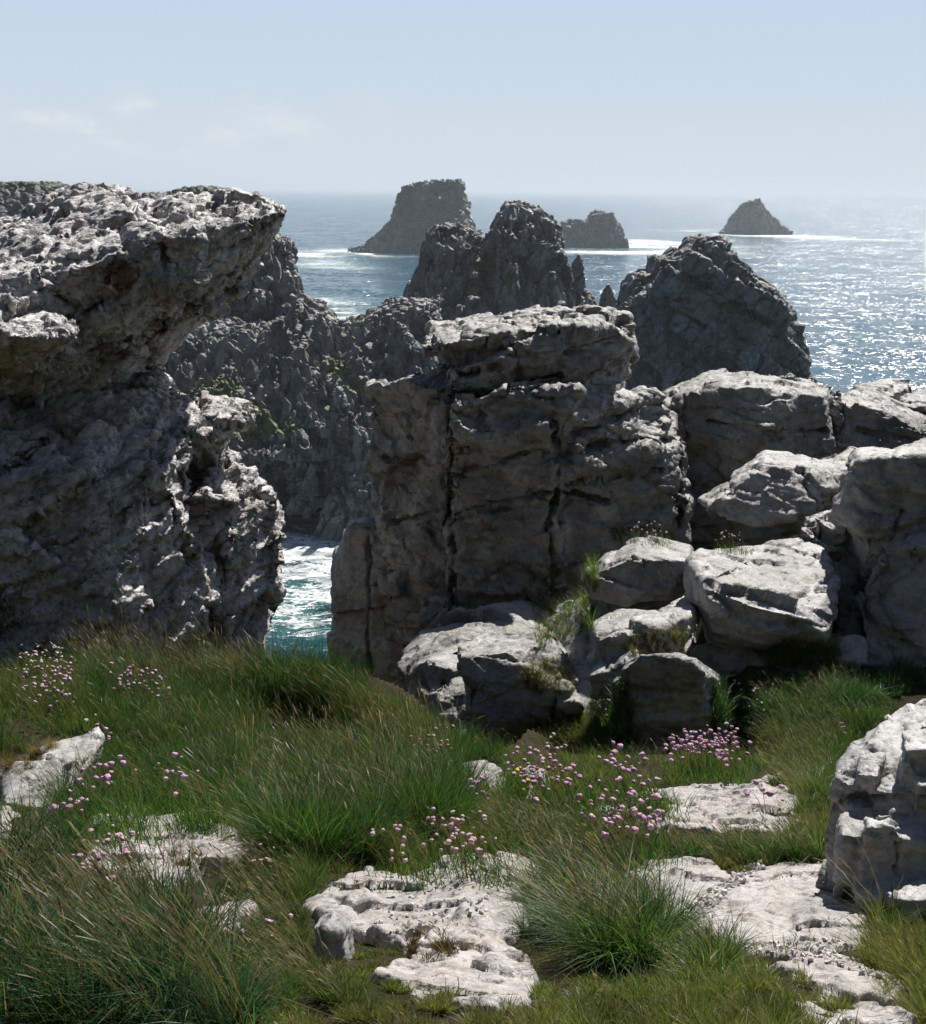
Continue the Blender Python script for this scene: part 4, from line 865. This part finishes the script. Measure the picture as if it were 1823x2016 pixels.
ALL = [(-40, 1560), (1860, 1560), (1860, 2060), (-40, 2060)]
field(ALL, 120000, turf, .05, 0.0021, TURF, bend=(.2, .9), ang=185, spread=70, seeds=.01, clumpy=None)
field([(300, 1860), (1000, 1980), (1300, 1880), (1860, 1960), (1860, 2060), (250, 2060)], 50220, turf, .045, 0.0020, TURF, bend=(.2, .9), ang=185, spread=80, clumpy=None)
field([(430, 1690), (640, 1720), (600, 1880), (700, 1990), (420, 1980), (500, 1850)], 16740, turf, .10, 0.0020, OLIVE, ang=180, spread=50, seeds=.05, clumpy=None)
field([(600, 1990), (1100, 1990), (1100, 2060), (500, 2060)], 12555, turf, .045, 0.0018, STRAW, bend=(.3, 1.), spread=80, clumpy=None)
field([(1400, 1700), (1680, 1690), (1700, 1760), (1540, 1720), (1420, 1760)], 10462, turf, .07, 0.0020, TURF, spread=60, seeds=.03, clumpy=None)
field([(1700, 1880), (1860, 1880), (1860, 2060), (1740, 1990)], 8370, turf, .09, 0.0021, TURF, spread=60, seeds=.03, clumpy=None)
# the rest of the plateau, seen or not
xy = rv.uniform([-5.5, .6], [6, 11.5], (26000, 2)); rr = []
for x, y in xy:
    ok, loc, nor, _, ob, _ = S.ray_cast(DG, Vector((x, y, 48)), Vector((0, 0, -1)))
    if ok and ob.name == 'ground' and loc.z > 35.5: rr.append(loc)
grow(turf, np.array(rr), .08, .0028, TURF + DARKG, rv, ang=180, spread=60, seeds=.02, clumpy=None)
field([(560, 1860), (780, 1880), (760, 2040), (500, 2040)], 12000, turf, .055, .0024, TURF, spread=80, clumpy=None)
field([(960, 1980), (1500, 1900), (1560, 2060), (960, 2060)], 18000, turf, .055, .0024, TURF, spread=80, clumpy=None)
q_ = sample([(160, 1560), (1720, 1500), (1840, 2040), (300, 2040)], 60000, rv); r_ = rays(q_[:, 0], q_[:, 1]); cr = []
for v_ in r_:                                                          # turf creeping over the slabs in patches
    ok, loc, nor, _, ob, _ = S.ray_cast(DG, CAM, Vector(v_), distance=8)
    if ok and ob.name.startswith('rock_slab') and nor.z > .6: cr.append(loc)
cr = np.array(cr); cr = cr[fbm(cr / .16, 3, 61) > rv.uniform(.16, .5, len(cr))]
grow(turf, cr, .035, .0022, TURF + STRAW, rv, bend=(.2, 1.), spread=120, clumpy=None, tuft=.04)
tag(turf.build('turf'), 'short yellow green turf between the white slabs', 'turf', kind='stuff')
mid = Bag()
field([(960, 1600), (1200, 1650), (1420, 1675), (1640, 1660), (1690, 1700), (1500, 1700), (1300, 1700), (1150, 1740), (1000, 1700)], 18600, mid, .10, 0.0021, OLIVE + DARKG, bend=(.4, 1.), ang=178, spread=40, seeds=.08)
field([(780, 1560), (980, 1570), (1020, 1680), (760, 1710)], 10850, mid, .10, 0.0021, OLIVE + TURF, ang=180, spread=50, seeds=.08)
field([(1500, 1370), (1700, 1340), (1780, 1400), (1660, 1480), (1640, 1600), (1560, 1600), (1510, 1500)], 20150, mid, .13, 0.0024, DARKG + DARKG + OLIVE, bend=(.3, .9), ang=178, spread=40, seeds=.08)
field([(1480, 1440), (1680, 1440), (1660, 1560), (1560, 1600), (1520, 1560)], 13950, mid, .10, 0.0022, OLIVE + TURF, bend=(.3, .9), ang=178, spread=40, seeds=.07)
field([(1560, 1620), (1700, 1600), (1700, 1700), (1570, 1680)], 3875, mid, .12, 0.0022, TURF, spread=40, seeds=.03)
field([(940, 1470), (1250, 1440), (1420, 1500), (1300, 1560), (960, 1580)], 12400, mid, .09, 0.0022, TURF + DARKG, spread=60, seeds=.04)
field([(1160, 1040), (1580, 1030), (1580, 1070), (1160, 1100)], 7750, mid, .10, 0.0026, DARKG, spread=60, seeds=.05)
field([(1040, 1120), (1180, 1100), (1170, 1240), (1060, 1280)], 6200, mid, .13, 0.0028, TURF + DARKG, spread=60, seeds=.03, on=('ground', 'rock'), clumpy=.12)
field([(1640, 1400), (1840, 1400), (1840, 1700), (1680, 1700)], 9000, mid, .08, .0024, DARKG + TURF, spread=60)
field([(1400, 1350), (1560, 1330), (1680, 1340), (1600, 1420), (1480, 1450), (1400, 1440)], 9000, mid, .13, .0036, DARKG + BLUEG, bend=(.1, .9), spread=120, on=('ground', 'rock'), clumpy=.14)
field([(1620, 1330), (1840, 1325), (1840, 1352), (1640, 1410)], 8000, mid, .14, .0036, DARKG + BLUEG, bend=(.1, .9), spread=120, on=('ground', 'rock'), clumpy=.16)
field([(1160, 1380), (1240, 1330), (1250, 1480), (1170, 1480)], 3000, mid, .10, .0032, DARKG, spread=120, on=('ground', 'rock'), clumpy=.12)
tag(mid.build('grass'), 'windswept olive grass with pale seed heads right of the middle', 'grass', kind='stuff')

def tussock(name, px, py, rx, ry, n, h, pals, label, ang=180, bend=(.3, .9), wd=.0027, seeds=.03, cat='grass tuft', on=('ground', 'rock'), spread=50, tuft=.06, wildness=.68, clumpy=None):
    u = np.sqrt(rv.random(n)); a = rv.uniform(0, 2 * math.pi, n)
    r, nn = cast(np.stack([px + rx * u * np.cos(a), py + ry * u * np.sin(a)], 1), on)
    if not len(r): print('no root for', label); return
    md = np.median(r[:, 1]); r = r[np.abs(r[:, 1] - md) < .45]
    b = Bag(); grow(b, r, h, wd, pals, rv, bend=bend, ang=ang, spread=spread, seeds=seeds, tuft=tuft, wildness=wildness, clumpy=clumpy)
    base = np.array([r[:, 0].mean(), r[:, 1].mean(), r[:, 2].min()])
    return tag(b.build(name, origin=base), label, cat)
tussock('grass_tussock', 1085, 1800, 95, 60, 8000, .14, DARKG + DARKG + OLIVE, 'windswept tussock bowed left over the right end of the broad white slab', ang=174, bend=(.5, 1.2), wd=.0026, seeds=.03, on=('ground',), spread=50, tuft=.16, wildness=.4, clumpy=.15)
tussock('grass_tussock', 1240, 1850, 100, 70, 9000, .17, DARKG + OLIVE, 'tallest windswept tussock, between the broad slab and the smooth slab', ang=174, bend=(.4, 1.2), wd=.0028, seeds=.04, on=('ground',), spread=60, tuft=.16, wildness=.45, clumpy=.15)
tussock('grass_tussock', 1350, 1900, 100, 45, 7000, .10, TURF + DARKG, 'low yellow green tussock at the lower rim of the smooth slab', ang=178, bend=(.3, 1.1), wd=.0026, seeds=.02, on=('ground',), spread=60, wildness=.6, clumpy=.12)
tussock('grass_tussock', 1085, 1335, 55, 35, 2600, .11, TURF + STRAW, 'bright tussock with a straw edge hanging on the slanting boulder', bend=(.4, 1.1))
tussock('grass_tussock', 1310, 1270, 85, 28, 3200, .10, TURF + STRAW, 'yellow green tussock with straw tips growing on the low sunlit shelf')
tussock('grass_tussock', 1575, 1290, 80, 30, 3200, .12, TURF + DARKG, 'domed grass tussock with a brown side under the bright topped boulder')
tussock('grass_tussock', 1130, 1445, 90, 40, 4500, .13, TURF, 'sunlit yellow green grass mound beside the dark hollow')
tussock('grass_tussock', 1265, 1055, 60, 20, 2200, .09, TURF, 'small mossy green tussock behind the rounded boulder')
tussock('dry_plant', 855, 1868, 55, 22, 900, .06, [(.13, .06, .045), (.17, .10, .06), (.08, .07, .03)], 'low reddish brown plant in a hollow of the broad white slab', bend=(.1, .5), cat='plant', spread=120)
tussock('moss_tuft', 360, 1690, 40, 25, 1200, .05, [(.14, .13, .03), (.16, .10, .03)], 'yellow moss tuft on the white slab left of centre', cat='moss', spread=120)
tussock('grass_tussock', 1720, 1800, 70, 60, 1200, .22, DARKG + TURF, 'thin grass tuft in the shade of the stepped rock', on=('ground',), seeds=.02)
tussock('grass_tussock', 150, 1600, 50, 40, 1800, .14, OLIVE + DARKG, 'small grass tuft under the leaning pale rock', on=('ground',))

# ---------------------------------------------------------------- thrift and other flowers
def head_mesh(name, mat, seed, r=.0125):
    bm = bmesh.new(); bmesh.ops.create_icosphere(bm, subdivisions=3, radius=1)
    me = bpy.data.meshes.new(name); bm.to_mesh(me); bm.free()
    c = getco(me); f1, f2, idn, off = voronoi(c * 2.1 + seed * 9, seed)
    c = c * (1 + .40 * (f2 - f1)[:, None] + .34 * (idn - .5)[:, None]) * [1, 1, .82]
    setco(me, c * r); set_smooth(me); me.materials.append(mat); return me
def petal_mat(name, a, b):
    t = MT(name); c = t.mix(t.rng(t.noise(160, 3, .6), .4, .6), a, b); c = t.mix(t.rng(t.noise(25, 2, .5), .4, .6), c, tuple(v * .8 for v in a))
    t.l.new(c, t.b.inputs['Base Color']); t.b.inputs['Roughness'].default_value = .7; t.b.inputs['Specular IOR Level'].default_value = .15
    t.b.inputs['Subsurface Weight'].default_value = 0
    return t.m
M_PINK = petal_mat('pink_petals', (.56, .31, .45), (.70, .48, .60)); M_PALE = petal_mat('pale_pink_petals', (.54, .36, .40), (.62, .47, .47))
M_DRY = petal_mat('dried_petals', (.34, .22, .17), (.44, .32, .26)); M_WHITE = petal_mat('white_petals', (.75, .72, .68), (.8, .76, .72)); M_YEL = petal_mat('yellow_petals', (.65, .50, .04), (.70, .58, .08))
HEADS = {k: [head_mesh('flower_head', m, s_, r) for s_ in (1, 2, 3)] for k, m, r in (('pink', M_PINK, .0088), ('pale', M_PALE, .0066), ('dry', M_DRY, .0062), ('white', M_WHITE, .007), ('yellow', M_YEL, .008))}
def clump(name, label, px, py, rx, ry, n, kind='pink', h=.13, cat='flowers', cushion=900, on=('ground', 'rock'), mix=None):
    g, _ = cast(np.array([[px, py]]), on)
    dd = g[0][1] if len(g) else 6.0
    off = h * .8 * F / dd
    n = int(n * 1.35); m = n * 3 + 30; u = np.sqrt(rv.random(m)); a = rv.uniform(0, 2 * math.pi, m)
    r, _ = cast(np.stack([px + rx * u * np.cos(a), py + off + ry * u * np.sin(a)], 1), on)
    if not len(r): print('no root for', label); return
    r = r[np.abs(r[:, 1] - np.median(r[:, 1])) < .6]; r = r[:n]
    base = np.array([r[:, 0].mean(), r[:, 1].mean(), r[:, 2].min()])
    e = bpy.data.objects.new(name, None); COL.objects.link(e); e.location = base; e.empty_display_size = .05
    tag(e, label, cat, 'thrift clumps in flower' if name == 'thrift_clump' else None)
    k = len(r); hh = h * rv.uniform(.65, 1.2, k); lv = leanv(k, rv, 178, 30); bd = rv.uniform(.05, .35, k)
    st = Bag(); ts = np.linspace(0, 1, 5)
    st.add(blades(r, hh, np.full(k, .0022), lv, bd, tints([(.10, .10, .04), (.14, .09, .05)], k, rv), rv, prof=np.ones(5)))
    tag(st.build('stems', parent=e, origin=base), kind='stuff')
    tip = r + np.array([0, 0, 1.]) * (hh * (1 - .42 * bd))[:, None] + lv * (hh * (.25 + bd))[:, None]
    for i in range(k):
        kk = mix if mix and rv.random() < .35 else kind
        o = bpy.data.objects.new('flower_head', HEADS[kk][rv.integers(0, 3)]); COL.objects.link(o); o.parent = e
        o.location = tip[i] - base; s_ = rv.uniform(.5, 1.15); o.scale = (s_, s_, s_ * rv.uniform(.7, 1.1)); o.rotation_euler = (rv.uniform(-.5, .5), rv.uniform(-.5, .5), rv.uniform(0, 6))
    if cushion:
        c_ = Bag(); i = rv.integers(0, k, cushion); rr_ = r[i] + np.stack([rv.normal(0, .045, cushion), rv.normal(0, .045, cushion), np.zeros(cushion)], 1)
        rr_[:, 2] -= .01
        c_.add(blades(rr_, h * .5 * rv.uniform(.5, 1.1, cushion), np.full(cushion, .0028), leanv(cushion, rv, 180, 90), rv.uniform(.1, .7, cushion), tints(DARKG + TURF[:2], cushion, rv), rv, levels=4))
        tag(c_.build('leaf_cushion', parent=e, origin=base), kind='stuff')
    return e
T = 'thrift_clump'
clump(T, 'bright pink thrift at the left edge against the dark rock', 8, 1180, 26, 50, 26, h=.16)
clump(T, 'loose pink thrift hanging down the turf below the left rock', 130, 1320, 50, 85, 62, h=.22, mix='pale')
clump(T, 'row of pink thrift in dark grass at the foot of the left rock', 305, 1345, 60, 26, 38, h=.21)
clump(T, 'few pink thrift heads beside the tip of the leaning pale rock', 225, 1440, 25, 25, 7)
clump(T, 'scattered pink thrift in the dark grass left of centre', 245, 1545, 55, 50, 12, h=.21)
clump(T, 'pink thrift hanging under the leaning pale rock', 175, 1580, 25, 30, 11)
clump(T, 'sparse pink thrift on the edge of the dark meadow grass', 395, 1525, 28, 40, 9, h=.21)
clump(T, 'large vivid pink thrift clump right of centre, fullest of all', 1415, 1480, 74, 45, 95, h=.15, cushion=2500)
clump(T, 'low pink thrift row just left of the fullest clump', 1270, 1520, 42, 16, 22, h=.21)
clump(T, 'wide pink thrift clump spilling over the grass mound', 1120, 1525, 55, 42, 50, h=.21, cushion=1800, mix='pale')
clump(T, 'small pink thrift tuft at the left rim of the grass mound', 1035, 1500, 18, 30, 9)
clump(T, 'pink thrift beside the shaded boulder above the grass mound', 1225, 1395, 22, 25, 13)
clump(T, 'pale thrift fringe standing in front of the tilted slab', 1265, 1595, 75, 32, 44, h=.17, mix='pale', cushion=500)
clump(T, 'faded pale thrift behind the broad white slab', 940, 1635, 75, 32, 40, kind='pale', cushion=600)
clump(T, 'pale thrift at the left end of the faded patch', 815, 1650, 40, 25, 11, kind='pale', cushion=300)
clump(T, 'faded thrift among seed heads at the split white slab', 250, 1690, 60, 50, 30, kind='pale', mix='pink', cushion=400)
clump('dried_thrift', 'brown dried flower heads at the end of the dark meadow', 885, 1480, 42, 32, 34, kind='dry', h=.18, cushion=300)
clump(T, 'pink thrift peeking over the stepped rock at the right edge', 1800, 1375, 30, 14, 12, h=.2, on=('ground',))
clump(T, 'thin pink thrift in the olive grass above the stepped rock', 1690, 1435, 22, 16, 9, on=('ground',))
clump('campion_clump', 'white flowers on the mossy tussock behind the rounded boulder', 1280, 1040, 45, 14, 14, kind='white', cushion=200)
clump(T, 'small pale thrift between the wedge boulder and the bright topped boulder', 1440, 1065, 35, 8, 12, kind='pale', cushion=200)
clump('campion_clump', 'white flowers in the turf below the left rock', 100, 1290, 45, 40, 34, kind='white', h=.14, cushion=200)
clump('campion_clump', 'tiny white flowers in shade near the domed tussock', 1460, 1370, 70, 40, 16, kind='white', h=.12, cushion=150)
clump('dried_thrift', 'a few dried flower heads beside the tip of the split white slab', 555, 1685, 28, 20, 8, kind='dry', cushion=150)
clump(T, 'thrift in front of the two white stones', 965, 1545, 20, 22, 10, cushion=200)
clump(T, 'violet pink flowers in the shaded hollow under the overhang', 60, 770, 40, 28, 16, cushion=300, h=.1)
clump('ragwort', 'small yellow flower beside the white stones', 1063, 1522, 10, 14, 6, kind='yellow', h=.16, cat='flower', cushion=0)
clump(T, 'single pink thrift heads along the top of the olive grass', 1560, 1560, 60, 30, 6, cushion=0)
clump(T, 'single thrift heads in the turf of the lower left', 530, 1830, 80, 40, 5, kind='pale', cushion=0, h=.08)

# ---------------------------------------------------------------- loose stones
M_GRAVEL = rock_mat('white_gravel', (.72, .68, .66), (.62, .57, .55), (.40, .37, .35), (.55, .44, .36), .1, .2, .3, bump=.004)
def gravel(poly, n, r, label):
    q = sample(poly, n, rv); p, nn = cast(q, ('ground', 'rock')); bm = bmesh.new()
    for c in p:
        s_ = r * rv.uniform(.4, 1.4)
        hull_into(bm, [Vector(c) + Vector(rv.normal(0, 1, 3)).normalized() * s_ * rv.uniform(.7, 1.1) * 1. + Vector((0, 0, s_ * .3)) for _ in range(10)])
    me = bpy.data.meshes.new('gravel'); bm.to_mesh(me); bm.free(); me.materials.append(M_GRAVEL)
    o = bpy.data.objects.new('gravel', me); COL.objects.link(o); tag(o, label, 'gravel', kind='stuff')
gravel([(1340, 1800), (1370, 1770), (1430, 1730), (1500, 1690), (1510, 1705), (1440, 1750), (1390, 1800), (1350, 1830)], 260, .0075, 'strip of white gravel between the small slab and the smooth slab')
gravel([(700, 1840), (800, 1760), (980, 1740), (960, 1800), (800, 1860)], 110, .0055, 'white chips scattered on the broad flat slab')
gravel([(1440, 1860), (1640, 1840), (1740, 1930), (1640, 1900), (1560, 1890)], 140, .006, 'white chips along the lower side of the smooth slab')

# ---------------------------------------------------------------- sea air
bm = bmesh.new(); bmesh.ops.create_cube(bm, size=1)
me = bpy.data.meshes.new('haze'); bm.to_mesh(me); bm.free()
o = bpy.data.objects.new('haze', me); COL.objects.link(o); o.scale = (82000, 82000, 84); o.location = (0, 0, 36.0)
tag(o, 'thin pale sea haze over the water', 'haze', kind='stuff')
hm = bpy.data.materials.new('haze'); hm.use_nodes = True; hn = hm.node_tree.nodes; hn.remove(hn['Principled BSDF'])
pv = hn.new('ShaderNodeVolumePrincipled'); pv.inputs['Color'].default_value = (.78, .85, .92, 1); pv.inputs['Density'].default_value = .00017; pv.inputs['Anisotropy'].default_value = .2
hm.node_tree.links.new(pv.outputs[0], hn['Material Output'].inputs['Volume']); me.materials.append(hm)
